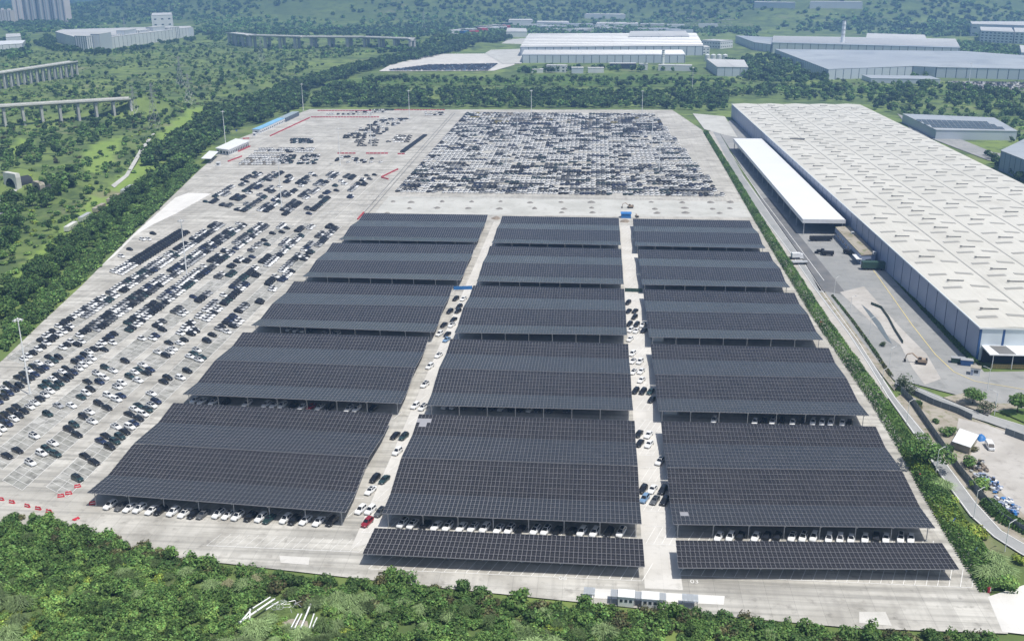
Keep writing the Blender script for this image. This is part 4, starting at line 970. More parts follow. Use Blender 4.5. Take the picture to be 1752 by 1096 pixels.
# the white factory across the tree belt
prism('factory_hall', 'huge white roofed rear factory hall beyond the tree belt', 'factory', [(890, 97), (1203, 95), (1190, 70), (905, 71)], 16, M['far_wall'], M['far_roof'], ribs=(14, 1.2, M['rib'], False), ridges=9)
prism('factory_hall', 'front factory hall with grey roof bands and panelled wall', 'factory', [(893, 108), (1172, 108), (1166, 98.5), (897, 98.5)], 12.5, M['far_wall'], M['grey_roof'], ribs=(12, 1.0, M['rib'], False), ridges=6)
prism('factory_hall', 'factory wing with red trimmed roof at the rear right', 'factory', [(1075, 80), (1178, 79), (1172, 69), (1078, 69.5)], 19, M['far_wall2'], M['far_roof'], ribs=(14, .6, M['rib'], False))
t, L, c, z0 = prism('factory_hall', 'square white hall with dark joints right of the factory', 'factory', [(1226, 131), (1279, 131.5), (1272, 118), (1208, 116)], 13, M['far_wall'], M['far_roof'], ribs=(9, .6, M['rib'], True))
for q0, q1, dep, h_, mt, lab in (((903, 125), (929, 125), 14, 5, 'far_wall2', 'small flat white gatehouse before the factory'), ((934, 124), (968, 124.5), 16, 10, 'far_wall2', 'white three bay office block before the factory'), ((978, 126), (998, 126), 16, 8, 'far_wall', 'grey narrow block between trees before the factory'), ((1006, 125), (1033, 125), 14, 7, 'far_wall2', 'white low block left of the dark glass entrance'),
                                   ((1043, 118), (1088, 118), 14, 8, 'win', 'dark glazed factory entrance block'), ((1094, 120), (1108, 120), 10, 9, 'far_wall2', 'small white block right of the dark entrance'), ((1126, 121), (1182, 122), 18, 8, 'far_wall2', 'long white block below the white chimney'), ((1170, 93), (1214, 93), 40, 12, 'far_wall2', 'white stepped block at the right end of the factory'), ((1199, 82), (1232, 84), 40, 14, 'far_wall2', 'white office cluster behind the factory end')):
    a, d = GT(*q0), GT(*q1); v = d[:2]-a[:2]; n = np.array([-v[1], v[0]])/np.hypot(*v)*dep
    t, L, c, z0 = prism('office_block', lab, 'office building', None, h_, M[mt], M['far_roof'], world=[a, d, np.array([*(d[:2]+n), d[2]]), np.array([*(a[:2]+n), a[2]])])
    if h_ >= 9: windows(t, L, h_, 2, 6, (3, 1.6), M['win'])
for i, x in enumerate((1210, 1220, 1230, 1240)):
    p = GT(x, 104); b = MB(); b.bar((0, 0, 0), (0, 0, 9), 4.2, M['far_wall2'], 12); b.cone((0, 0, 9), 4.3, 1.6, M['far_wall2'], 12); o = b.build('storage_tank'); o.location = p; tag(o, 'pale round storage tank, %s of four beside the factory' % ORD[i], 'storage tank', 'storage tanks by the factory')
def chimney(q, h, r, lab, band=True):
    p = GT(*q); t = thing('chimney', lab, 'chimney', p)
    b = MB(); b.bar((0, 0, 0), (0, 0, h), r, M['pole_white'], 12, r*.8); b.build('shaft', t)
    if band:
        for k in range(3): b = MB(); b.bar((0, 0, h*(.55+.14*k)), (0, 0, h*(.60+.14*k)), r*.93, M['lampgrey'], 12); b.build('band', t)
    b = MB(); b.bar((0, 0, h-.8), (0, 0, h), r*.95, M['rib'], 12); b.build('rim', t)
chimney((1439.5, 92), 56, 3.6, 'tall white banded chimney rising over the grey halls')
chimney((1134, 111), 22, 2.4, 'short fat white chimney in front of the factory')
# grey halls at the upper right
prism('grey_factory', 'broad grey roofed hall with long stepped front at the upper right', 'factory', [(1415, 137), (1560, 131), (1600, 133), (1760, 137), (1765, 112), (1650, 103), (1325, 99)], 14, M['far_wall'], M['grey_roof'], ribs=(12, .9, M['rib'], False))
prism('grey_factory', 'long panelled hall behind the tall white chimney', 'factory', [(1320, 91), (1640, 101), (1632, 84), (1322, 78)], 18, M['far_wall2'], M['grey_roof'], ribs=(13, .9, M['rib'], False), ridges=8)
prism('grey_factory', 'grey sawtooth hall left of the chimney', 'factory', [(1290, 86), (1318, 90), (1345, 78), (1258, 73)], 14, M['far_wall'], M['grey_roof'], ribs=(13, .6, M['rib'], False))
prism('grey_factory', 'pale hall peeping over the halls behind the chimney', 'factory', [(1480, 82), (1585, 85), (1580, 74), (1482, 71)], 16, M['far_wall2'], M['far_roof'], ribs=(13, .6, M['rib'], False))
prism('grey_factory', 'low pale flat hall before the grey front', 'factory', [(1490, 142), (1608, 144), (1590, 138), (1474, 136)], 6, M['far_wall'], M['grey_roof'])
for pts, h_, lab, r_, s_ in (([(1676, 72), (1732, 75), (1728, 66), (1674, 64)], 22, 'pale office block with rows of windows at the upper right', 4, 8), ([(1734, 75), (1800, 78), (1790, 68), (1732, 66)], 22, 'second pale office block cut by the right edge', 4, 8), ([(1660, 62), (1760, 66), (1752, 56), (1658, 54)], 26, 'white roofed block behind the office blocks', 2, 14), ([(1745, 108), (1790, 110), (1785, 96), (1742, 94)], 16, 'grey corner block at the right edge', 2, 8)):
    t, L, c, z0 = prism('office_block', lab, 'office building', pts, h_, M['far_wall2'], M['far_roof']); windows(t, L, h_, r_, s_, (s_*.55, 2.2), M['win'])
for pts, h_, lab in (([(1290, 14), (1360, 15), (1358, 9), (1292, 8)], 16, 'long white hall on the far skyline left'), ([(1385, 15), (1475, 16), (1472, 9), (1388, 8)], 18, 'long white hall on the far skyline right'), ([(1000, 32), (1070, 33), (1066, 28), (1004, 27)], 12, 'low brown roofed hall under the dark hill'), ([(1020, 47), (1092, 47), (1090, 43), (1022, 42.5)], 9, 'thin white roofed shed behind the factory'), ([(918, 45), (974, 46), (972, 41), (920, 40)], 10, 'pale roofed sheds left behind the factory'), ([(870, 43), (912, 43), (910, 38), (872, 37.5)], 12, 'white low works far behind the factory'), ([(866, 64), (902, 64), (900, 58), (868, 57)], 12, 'white block at the left end of the factory')):
    prism('far_hall', lab, 'hall', pts, h_, M['far_wall2'], M['far_roof'])
for i, x_ in enumerate(sorted(random.uniform(905, 1290) for _ in range(22))):
    p = GT(x_, random.uniform(44, 58)); s_ = random.uniform(25, 80); b = MB(); h_ = random.uniform(6, 11)
    b.box((0, 0, h_/2-1), (s_, random.uniform(14, 30), h_), M[random.choice(['far_wall', 'far_wall2', 'pier'])], 0, M[random.choice(['far_roof', 'grey_roof', 'white_roof'])]); b.box((0, 0, h_-.7), (s_*.9, 3, .8), M['lampgrey'])
    o = b.build('low_hall'); o.location = p; o.rotation_euler = (0, 0, random.uniform(-.1, .1)); tag(o, 'low hall with pale roof at the hill foot behind the factory, %s from the left' % nth(i), 'hall', 'low halls at the foot of the hills')
# construction yard in front of the hills
for i, x_ in enumerate(sorted(random.uniform(768, 868) for _ in range(26))):
    p = GT(x_, 62-(x_-768)*.16+random.uniform(-4, 4)); b = MB(); m_ = random.choice(['red_paint', 'far_wall2', 'far_wall2', 'blue_sheet', 'greenbarrier', 'dirt'])
    s = random.uniform(12, 34); b.box((0, 0, 4), (s, random.uniform(10, 20), 9), M[m_], random.uniform(0, 1)); b.box((0, 0, 8.6), (s*1.04, 4, .8), M['far_roof'], random.uniform(0, 1)); o = b.build('site_shed'); o.location = p
    tag(o, '%s site shed, %s from the left in the works yard below the dark hill' % ({'red_paint': 'red', 'far_wall2': 'white', 'blue_sheet': 'blue', 'greenbarrier': 'green', 'dirt': 'brown'}[m_], nth(i)), 'shed', 'site sheds below the dark hill')
p = GT(1437-627, 47); 
# white plant at the upper left
prism('industrial_plant', 'long white industrial plant with flat roof at the upper left', 'factory', [(97, 72), (133, 84), (190, 84), (330, 62), (326, 59), (108, 68)], 22, M['far_wall2'], M['far_roof'], ribs=(16, 1.0, M['rib'], False))
for i, (x0, y0, x1, y1, h_) in enumerate(((131, 87.5, 150, 88.5, 28), (173, 87.5, 193, 83.5, 31), (193, 82, 212, 80, 24), (216, 79.5, 236, 76, 31), (240, 76, 260, 72, 27), (264, 72, 284, 69, 30), (288, 68, 308, 66, 25), (312, 64, 332, 62.5, 20))):
    a, d = GT(x0, y0), GT(x1, y1); v = d[:2]-a[:2]; n = np.array([-v[1], v[0]])/np.hypot(*v)*16
    prism('plant_bay', 'pale striped bay block, %s from the left along the white plant' % ORD[i], 'factory', None, h_, M['far_wall'] if i % 2 else M['far_wall2'], M['far_roof'], 'bay blocks of the white plant', world=[a, d, np.array([*(d[:2]+n), d[2]]), np.array([*(a[:2]+n), a[2]])], ribs=(5, 1.6, M['rib'] if i % 2 == 0 else M['lampgrey'], False))
t, L, c, z0 = prism('plant_tower', 'square pale tower block rising over the white plant', 'factory', [(262, 58), (298, 56), (296, 50), (264, 51)], 42, M['far_wall2'], M['far_roof']); windows(t, L, 42, 3, 14, (6, 3), M['win'])
prism('white_hall', 'white roofed hall at the left edge below the towers', 'hall', [(-30, 92), (40, 87), (45, 80), (-30, 82)], 14, M['far_wall2'], M['white_roof'], ribs=(12, .8, M['rib'], False))
prism('white_hall', 'small pale block beside the white hall', 'hall', [(12, 78), (38, 76), (36, 70), (12, 71)], 16, M['far_wall2'], M['far_roof'])
def tower(x0, x1, y, h_, lab):
    a, d = GT(x0, y), GT(x1, y); v = d[:2]-a[:2]; n = np.array([-v[1], v[0]])/np.hypot(*v)*26
    t, L, c, z0 = prism('apartment_tower', lab, 'apartment tower', None, h_, M['tower_wall'], M['far_roof'], 'apartment towers on the skyline', world=[a, d, np.array([*(d[:2]+n), d[2]]), np.array([*(a[:2]+n), a[2]])])
    Lw = np.hypot(*v); u = v/Lw; nn = np.array([u[1], -u[0]])
    for i in range(4):
        p = (a[:2]-c)+u*Lw*(i+.5)/4+nn*.3
        b = MB(); b.box((p[0], p[1], h_/2), (Lw*.09, 1.4, h_-3), M['tower_dark'] if i % 2 else M['far_wall2'], math.atan2(u[1], u[0])); b.build('balcony_stack', t)
    b = MB(); b.box((0, 0, h_+2), (Lw*.35, 10, 5), M['tower_wall'], math.atan2(u[1], u[0])); b.build('roof_room', t)
for i, (x0, x1) in enumerate(((25, 46), (47, 69), (70, 92), (94, 114))): tower(x0, x1, 37+i*.3, 125, 'very tall apartment tower, %s of four on the upper left skyline' % ORD[i])
tower(1, 9, 38, 34, 'short apartment tower at the far left of the skyline'); tower(10, 20, 39, 34, 'short apartment tower next to the four tall ones')
# viaducts
def zsolve(qd, qf):
    f_ = GT(*qf); rr = np.hypot(f_[0], f_[1]); best = min(np.linspace(f_[2]+4, f_[2]+60, 400), key=lambda z: abs(np.hypot(*G(qd[0], qd[1], z)[:2])-rr)); return best
def viaduct(lab, deck, zd, wd, npier, pw):
    P = [G(x, y, zd) for x, y in deck]; P = [p[:2] for p in P]
    c = sum(P)/len(P); t = thing('viaduct', lab, 'viaduct', (c[0], c[1], 0))
    b = MB(); rail = [MB(), MB()]
    for a, d in zip(P, P[1:]):
        v = d-a; n = np.array([-v[1], v[0]])/np.hypot(*v)*wd/2; a_, d_ = a-c, d-c
        b.hexa([(*(a_-n*.5), zd-2.6), (*(d_-n*.5), zd-2.6), (*(d_+n*.5), zd-2.6), (*(a_+n*.5), zd-2.6)], [(*(a_-n*.8), zd-.7), (*(d_-n*.8), zd-.7), (*(d_+n*.8), zd-.7), (*(a_+n*.8), zd-.7)], M['pier'])
        b.hexa([(*(a_-n), zd-.69), (*(d_-n), zd-.69), (*(d_+n), zd-.69), (*(a_+n), zd-.69)], [(*(a_-n), zd), (*(d_-n), zd), (*(d_+n), zd), (*(a_+n), zd)], M['stone'])
        for s, r_ in zip((-1, 1), rail):
            o0, o1 = a_+n*s*.97, d_+n*s*.97; r_.hexa([(*(o0-n*.02), zd), (*(o1-n*.02), zd), (*(o1+n*.02), zd), (*(o0+n*.02), zd)], [(*(o0-n*.02), zd+1), (*(o1-n*.02), zd+1), (*(o1+n*.02), zd+1), (*(o0+n*.02), zd+1)], M['stone'])
    b.build('deck', t)
    for r_ in rail: r_.build('parapet', t)
    tot = sum(np.hypot(*(d-a)) for a, d in zip(P, P[1:]))
    for q in along(P, tot/(npier+.01))[0:]:
        v = P[-1]-P[0]; n = np.array([-v[1], v[0]])/np.hypot(*v)
        for s in (-1, 1):
            e = q+n*s*wd*.27; g_ = float(H(*e)); b = MB(); b.box((e[0]-c[0], e[1]-c[1], (g_-1+zd-2.6)/2), (pw, pw, zd-2.6-g_+1), M['pier'], math.atan2(v[1], v[0])); b.build('pier', t)
        b = MB(); b.box((q[0]-c[0], q[1]-c[1], zd-3.4), (pw*1.3, wd*.75, 1.6), M['pier'], math.atan2(v[1], v[0])); b.build('pier_cap', t)
z1 = zsolve((62, 180), (62, 216)); viaduct('nearest concrete road viaduct crossing the left edge', [(-60, 186), (0, 181), (100, 175), (222, 168)], z1, 13, 9, 2.2)
z2 = zsolve((20, 122), (14, 150)); viaduct('grey viaduct on close piers at the upper left edge', [(-60, 131), (0, 124), (60, 115), (126, 105)], z2, 13, 16, 2.4)
z3 = zsolve((475, 62), (475, 84)); viaduct('long distant viaduct on tall piers across the valley', [(395, 56), (430, 60), (520, 62.5), (620, 63), (705, 66)], z3, 22, 13, 4.5)
# tunnel portals
def portal(q, wpx, lab, face, w_=15, h_=11, r_=5.2, m_='stone'):
    p = GT(*q); t = thing('tunnel_portal', lab, 'tunnel', (p[0], p[1], p[2]), face)
    n = 14; b = MB(); arc = [(r_*math.cos(math.pi*k/n), max(r_*math.sin(math.pi*k/n)+2.2, 0)) for k in range(n+1)]; arc = [(r_, 0)]+arc+[(-r_, 0)]
    out = [(w_/2, 0), (w_/2, h_*.9), (w_*.25, h_), (-w_*.25, h_), (-w_/2, h_*.98), (-w_/2, 0)]
    k = b.mi(M[m_])
    # ring of quads between the arch and the outer frame
    m_pts = []
    for x, z in arc:
        a = math.atan2(z-2, x) if z > 0 else (0 if x > 0 else math.pi)
        s = min(w_/2/max(abs(math.cos(a)), 1e-3), (h_-2)/max(math.sin(a), 1e-3)) if z > 0 else None
        m_pts.append((math.cos(a)*s, 2+math.sin(a)*s) if s else (math.copysign(w_/2, x), 0))
    for yy, flip in ((0, 0), (1.4, 1)):
        i = len(b.v); b.v += [(x, yy, z-.5) for x, z in arc]+[(x, yy, z-.5) for x, z in m_pts]; L_ = len(arc)
        for j in range(L_-1): b.f.append((i+j, i+j+1, i+L_+j+1, i+L_+j)[::1 if flip else -1]); b.m.append(k)
    i = len(b.v); b.v += [(x, 0, z-.5) for x, z in m_pts]+[(x, 3.5, z-.5) for x, z in m_pts]
    for j in range(L_-1): b.f.append((i+j, i+j+1, i+L_+j+1, i+L_+j)); b.m.append(k)
    b.build('facade', t)
    b = MB(); k = b.mi(M['darkgap']); b.v += [(x, .2, z-.5) for x, z in arc]+[(x, 14, z-.5) for x, z in arc]
    for j in range(L_-1): b.f.append((j, j+1, L_+j+1, L_+j)); b.m.append(k)
    b.f.append(tuple(range(L_, 2*L_))); b.m.append(k); b.build('bore', t)
portal((19, 322), 25, 'pale concrete tunnel portal with a dark arch at the left edge', R(-28))
portal((64, 333), 22, 'second dark tunnel mouth half hidden by bushes', R(-40), 13, 9, 4.6, 'dirt')
# blue-roofed sheds, guard building, canopy
prev = None
for i, (a, d) in enumerate((((445, 229), (468, 219)), ((468, 218.6), (488, 209.5)), ((489, 209), (512, 198)))):
    A_, D_ = G(*a), G(*d); v = D_[:2]-A_[:2]; n = np.array([-v[1], v[0]])/np.hypot(*v)*7
    t, L, c, z0 = prism('site_shed', 'low shed with %s roof, %s of three along the lot entrance' % (('pale blue', 'pale blue', 'grey')[i], ORD[i]), 'shed', None, 4.2, M['steel_white'] if i < 2 else M['rib'], mat('shed_roof_%d' % i, ((.20, .42, .62), (.22, .45, .66), (.30, .36, .38))[i], .5), 'sheds along the lot entrance', base=G, world=[A_, D_, np.array([*(D_[:2]+n), 0]), np.array([*(A_[:2]+n), 0])], over=.6, rt=.3)
    windows(t, L, 3.8, 1, 5, (2.4, 1.1), M['win'])
t, L, c, z0 = prism('guard_building', 'white flat roofed guard building with glazed sides by the lot entrance', 'building', None, 4.8, M['steel_white'], M['white_roof'], world=[G(371, 263), G(392, 266), G(426, 251), G(404, 247)], over=1.2, rt=.6)
windows(t, L, 4.2, 1, 3.4, (2.3, 2.0), M['win'])
t = thing('entrance_shelter', 'white open shelter roof on posts beside the guard building', 'shelter', G(358, 270))
W4 = [G(x, y, 4)[:2]-np.array(t.location[:2]) for x, y in ((344, 271), (361, 271.5), (374, 259), (358, 258))]
b = MB(); b.hexa([(*p, 3.75) for p in W4], [(*p, 4) for p in W4], M['white_roof']); b.build('roof', t)
for p in W4: b = MB(); b.bar((*(p*.92), 0), (*(p*.92), 3.8), .15, M['post'], 6); b.build('post', t)
for q, lab in (((436, 233), 'small white sentry box at the lot entrance'), ((374, 284), 'small white booth alone on the concrete')):
    p = G(*q); t = thing('sentry_box', lab, 'booth', p); b = MB(); b.box((0, 0, 1.3), (2.6, 2.6, 2.6), M['steel_white']); b.build('wall', t); b = MB(); b.box((0, 0, 2.75), (3.2, 3.2, .25), M['white_roof']); b.build('roof', t); b = MB(); b.box((0, -1.32, 1.6), (1.7, .06, 1), M['win']); b.build('window', t)
# small cabins and shelters by the front bushes
def cabin(q, sx, sy, h_, lab, white=True, rz=-.06):
    p = G(*q); t = thing('site_cabin' if white else 'flat_shelter', lab, 'cabin' if white else 'shelter', (p[0], p[1], 0), rz)
    b = MB(); b.box((0, 0, h_), (sx, sy, .18), M['white_roof'] if white else M['grey_roof']); b.build('roof', t)
    if white:
        b = MB(); b.box((0, 0, h_/2-.06), (sx-.3, sy-.3, h_-.12), M['steel_white']); b.build('wall', t)
        for k in (-1, 0, 1): b = MB(); b.box((k*sx*.28, -sy/2+.13, h_*.6), (sx*.17, .06, .7), M['win']); b.build('window', t)
    else:
        for x in (-1, 1):
            for y in (-1, 1): b = MB(); b.bar((x*sx*.44, y*sy*.42, 0), (x*sx*.44, y*sy*.42, h_-.08), .07, M['post'], 6); b.build('post', t)
        for k in range(4): b = MB(); b.box((sx*(k-1.5)/4, 0, h_+.12), (.06, sy, .06), M['post']); b.build('seam', t)
cabin((1071, 1031), 3.9, 3.2, 2.6, 'left white roofed site cabin behind the front bushes'); cabin((1112, 1034.5), 4.1, 3.2, 2.6, 'right white roofed site cabin behind the front bushes')
for q, sx, lab in (((1008, 1024), 2.6, 'leftmost grey flat shelter behind the front bushes'), ((1051, 1028), 1.8, 'grey flat shelter left of the two white cabins'), ((1092, 1031.5), 1.9, 'grey flat shelter between the two white cabins'), ((1132, 1034), 1.9, 'grey flat shelter just right of the white cabins'), ((1180, 1036), 3.7, 'rightmost wide grey flat shelter behind the front bushes')): cabin(q, sx, 2.9, 2.2, lab, False)
# distribution boxes in the gaps of the right column
for q, lab in (((1172, 897), 'white power cabinet in the front gap of the right canopies'), ((1148, 710), 'white power cabinet in the second gap of the right canopies'), ((1126, 585), 'pale power cabinet in the third gap of the right canopies')):
    p = G(*q); t = thing('power_cabinet', lab, 'cabinet', (p[0], p[1]+1.5, 0)); b = MB(); b.box((0, 0, 1.25), (4.2, 1.8, 2.3), M['steel_white']); b.build('body', t); b = MB(); b.box((0, 0, 2.46), (4.5, 2.1, .12), M['white_roof']); b.build('lid', t); b = MB(); b.box((0, 0, .06), (5.5, 2.6, .12), M['pier']); b.build('plinth', t)
    for k in (-1, 1): b = MB(); b.box((k*1.03, -.93, 1.25), (1.9, .06, 2.0), M['far_wall2']); b.build('door', t)
# tarps and gates across the lanes
def tarp(q0, q1, h_, m_, lab, name, cat):
    a, d = G(*q0), G(*q1); c = (a+d)/2; v = d-a; t = thing(name, lab, cat, (c[0], c[1], 0), math.atan2(v[1], v[0])); L_ = np.hypot(v[0], v[1])
    k = max(3, int(L_/2.2))
    b = MB(); b.box((0, 0, h_/2), (L_/k-.06, .06, h_-.1), M[m_]); pm = b.mesh('sheet_panel')
    for i in range(k): o = link('sheet_panel', pm, t); o.location = (-L_/2+L_*(i+.5)/k, 0, .05)
    b = MB(); b.bar((0, .06, 0), (0, .06, h_+.1), .05, M['post'], 5); pm = b.mesh('post')
    for i in range(k+1): o = link('post', pm, t); o.location = (-L_/2+L_*i/k, 0, 0)
tarp((776, 496), (808, 495), 1.8, 'blue_sheet', 'blue sheet barrier across the left lane', 'sheet_barrier', 'barrier')
tarp((1069, 499), (1099, 500), 1.8, 'greenbarrier', 'dark green sheet barrier across the right lane', 'sheet_barrier', 'barrier')
p = G(1071, 372); t = thing('blue_tent', 'blue tarpaulin shelter at the far end of the right lane', 'tent', p)
b = MB(); b.hexa([(-3, -2, 0), (3, -2, 0), (3, 2, 0), (-3, 2, 0)], [(-2.8, -1.8, 2.6), (2.8, -1.8, 2.6), (2.8, 1.8, 2.6), (-2.8, 1.8, 2.6)], M['blue_sheet']); b.build('side_sheet', t); b = MB(); b.hexa([(-3.2, -2.2, 2.61), (3.2, -2.2, 2.61), (3.2, 2.2, 2.61), (-3.2, 2.2, 2.61)], [(-3.2, -.1, 3.5), (3.2, -.1, 3.5), (3.2, .1, 3.5), (-3.2, .1, 3.5)], M['blue_sheet']); b.build('roof_sheet', t)
# excavators
def excavator(q, rz, lab, s=1.0):
    t = thing('excavator', lab, 'excavator', G(*q), rz); t.scale = (s, s, s)
    b = MB()
    for y in (-1, 1): b.hexa([(-1.7, y-.28, 0), (1.7, y-.28, 0), (1.7, y+.28, 0), (-1.7, y+.28, 0)], [(-2.0, y-.28, .85), (2.0, y-.28, .85), (2.0, y+.28, .85), (-2.0, y+.28, .85)], M['black']); 
    b.build('tracks', t)
    b = MB(); b.box((-.5, 0, 1.5), (3.2, 2.3, 1.1), M['orange']); b.box((-1.9, 0, 1.5), (.6, 2.2, 1.3), M['black']); b.build('body', t)
    b = MB(); b.hexa([(-.2, .2, 1.4), (1.3, .2, 1.4), (1.3, 1.15, 1.4), (-.2, 1.15, 1.4)], [(-.1, .3, 2.9), (1.0, .3, 2.9), (1.0, 1.1, 2.9), (-.1, 1.1, 2.9)], M['glass'], M['orange']); b.build('cab', t)
    b = MB(); b.bar((.8, -.3, 1.7), (3.2, -.3, 3.7), .26, M['orange']); b.bar((3.2, -.3, 3.7), (5.0, -.3, 3.1), .22, M['orange']); b.build('boom', t)
    b = MB(); b.bar((5.0, -.3, 3.2), (5.6, -.3, 1.1), .18, M['orange']); b.build('stick', t)
    b = MB(); b.hexa([(5.1, -.8, .3), (5.9, -.8, .2), (5.9, .2, .2), (5.1, .2, .3)], [(5.3, -.8, 1.2), (6.0, -.8, 1.0), (6.0, .2, 1.0), (5.3, .2, 1.2)], M['black']); b.build('bucket', t)
excavator((1575, 622), R(165), 'tan and black excavator digging on the dirt strip of the yard'); excavator((1078, 356), R(190), 'excavator beside the gravel heaps at the lane end', .9)
excavator((1090, 372), R(110), 'small pinkish digger right of the blue tent', .55)
# yard vehicles and kit
def truckish(q, rz, lab, name, cat, L_, W_, H_, m_, cab=True):
    t = thing(name, lab, cat, G(*q), rz)
    b = MB(); b.box((0, 0, .95), (L_, W_*.9, .3), M['black']); b.build('chassis', t)
    b = MB(); b.box((-.3 if cab else 0, 0, 1.1+H_/2), (L_-(2.6 if cab else .2), W_, H_), M[m_]); b.build('load_bed', t)
    if cab:
        b = MB(); b.hexa([(L_/2-2.0, -W_/2, .5), (L_/2, -W_/2, .5), (L_/2, W_/2, .5), (L_/2-2.0, W_/2, .5)], [(L_/2-1.9, -W_/2+.1, 2.8), (L_/2-.4, -W_/2+.1, 2.8), (L_/2-.4, W_/2-.1, 2.8), (L_/2-1.9, W_/2-.1, 2.8)], M[m_]); b.build('cab', t)
        b = MB(); b.box((L_/2-.18, 0, 2.0), (.1, W_*.8, .8), M['glass']); b.build('windscreen', t)
    w_ = MB(); w_.bar((0, -.16, 0), (0, .16, 0), .48, M['rubber'], 10); wm = w_.mesh('wheel')
    for x in (-L_*.38, -L_*.2, L_*.34):
        for y in (-W_*.42, W_*.42): o = link('wheel', wm, t); o.location = (x, y, .48)
truckish((1404, 412), R(5), 'dark navy flatbed trailer nearest the white loading canopy', 'trailer', 'trailer', 12, 2.6, 1.6, 'black', False)
truckish((1402, 434), R(-18), 'black tug with wheeled cart on the dark asphalt', 'tow_tractor', 'tow tractor', 5, 2, 1.0, 'black')
truckish((1416, 437), R(-4), 'black low cart behind the tug on the dark asphalt', 'cart', 'cart', 6, 2.2, 1.3, 'black', False)
truckish((1493, 461), R(0), 'stack of dark green containers on a trailer at the office end', 'trailer', 'trailer', 11, 3.4, 3.0, 'greenbarrier', False)
truckish((1455, 436), R(-48), 'dark cart parked against the low office wall', 'cart', 'cart', 8, 2.2, 1.4, 'black', False)
truckish((1362, 443), R(10), 'white lorry with dark windows beside the hedge', 'lorry', 'lorry', 7, 2.4, 2.2, 'steel_white')
truckish((1368, 452), R(8), 'pale flat trailer parked behind the white lorry', 'trailer', 'trailer', 8, 2.4, .5, 'lampgrey', False)
for q, lab, m_, sz in (((1638.5, 620), 'green wire bin nearest the warehouse corner', 'greenbarrier', (5, 2.4, 2)), ((1653, 624), 'navy metal bin beside the small kiosk', 'wh_blue', (4.4, 2.6, 2.2))):
    t = thing('skip_bin', lab, 'bin', G(*q), R(-12)); b = MB(); b.hexa([(-sz[0]/2*.9, -sz[1]/2*.9, .15), (sz[0]/2*.9, -sz[1]/2*.9, .15), (sz[0]/2*.9, sz[1]/2*.9, .15), (-sz[0]/2*.9, sz[1]/2*.9, .15)], [(-sz[0]/2, -sz[1]/2, sz[2]), (sz[0]/2, -sz[1]/2, sz[2]), (sz[0]/2, sz[1]/2, sz[2]), (-sz[0]/2, sz[1]/2, sz[2])], M[m_]); b.build('body', t); b = MB(); b.box((0, 0, sz[2]+.05), (sz[0]+.1, sz[1]+.1, .1), M['post']); b.build('rim', t); b = MB(); b.box((0, 0, .08), (sz[0]*.8, sz[1]*.8, .14), M['black']); b.build('skid', t)
t = thing('kiosk', 'small white kiosk with rusty roof at the warehouse corner', 'kiosk', G(1668, 640), R(-20)); b = MB(); b.box((0, 0, 1.4), (3.2, 3.0, 2.8), M['steel_white']); b.build('wall', t); b = MB(); b.box((0, 0, 2.9), (3.6, 3.4, .2), M['dirt']); b.build('roof', t); b = MB(); b.box((.2, -1.52, 1.6), (1.4, .06, 1.2), M['win']); b.build('window', t); b = MB(); b.box((-1.1, -1.52, 1.05), (.7, .06, 2.0), M['wh_panel']); b.build('door', t)
# brown rusted shed and white van of the gravel yard
t, L, c, z0 = prism('corrugated_shed', 'shed with white corrugated roof beside the rubbish heaps', 'shed', None, 2.6, M['dirt'], M['white_roof'], world=[G(1629, 767), G(1658, 777), G(1671, 757), G(1641, 746)], over=.5, rt=.12)
P = L; 
for k in range(9):
    u = (k+.5)/9; a = P[0]*(1-u)+P[1]*u; d = P[3]*(1-u)+P[2]*u; b = MB(); b.bar((*a, 2.62), (*d, 2.62), .09, M['steel_white'], 4); b.build('roof_rib', t)
t = thing('van', 'white van parked on the gravel yard at the lower right', 'van', G(1693, 766), R(-95))
b = MB(); b.hexa([(-2.4, -.95, .35), (2.4, -.95, .35), (2.4, .95, .35), (-2.4, .95, .35)], [(-2.35, -.9, 1.95), (.9, -.9, 1.95), (.9, .9, 1.95), (-2.35, .9, 1.95)], PM['w']); b.hexa([(.8, -.92, .4), (2.42, -.92, .4), (2.42, .92, .4), (.8, .92, .4)], [(.7, -.9, 1.15), (2.3, -.88, 1.05), (2.3, .88, 1.05), (.7, .9, 1.15)], PM['w']); b.build('body', t)
b = MB(); b.poly([(2.02, -.8, 1.2), (2.02, .8, 1.2), (1.06, .75, 1.92), (1.06, -.75, 1.92)], M['glass']); b.build('windscreen', t)
for s in (-1, 1): b = MB(); b.poly([(.2, s*.96, 1.2), (1.4, s*.96, 1.2), (.8, s*.94, 1.8), (.2, s*.94, 1.8)][::s], M['glass']); b.build('side_window', t)
for x in (-1.5, 1.55):
    for y in (-.85, .85): o = link('wheel', CARM['suv']['wheel'], t); o.location = (x, y, .34)
for y in (-.65, .65): o = link('headlight', CARM['suv']['headlight'], t); o.location = (2.4, y, .8)
def heap(poly, n, cols, lab, s=(.35, 1.1), h_=1.1):
    P = pxpoly(poly); c = sum(P)/len(P); b = MB()
    for x, y in sample([tuple(p) for p in P], n):
        d = 1-min(1, np.hypot(x-c[0], y-c[1])/9); b.box((x-c[0], y-c[1], random.uniform(.05, .2+h_*d)), (random.uniform(*s), random.uniform(*s), random.uniform(.15, .8)), random.choice(cols), random.uniform(0, 3))
    o = b.build('rubbish_heap'); o.location = (c[0], c[1], Z4); tag(o, lab, 'rubbish heap')
W_ = [M['steel_white'], M['wh_panel'], M['lampgrey'], M['wh_panel'], M['black'], M['lampgrey'], M['blue_sheet']]
heap([(1652, 782), (1680, 792), (1692, 808), (1668, 806), (1650, 796)], 110, [M['black'], M['dirt'], M['brownheap'], M['brownheap'], M['lampgrey']], 'brown and rusty scrap heap beside the corrugated shed')
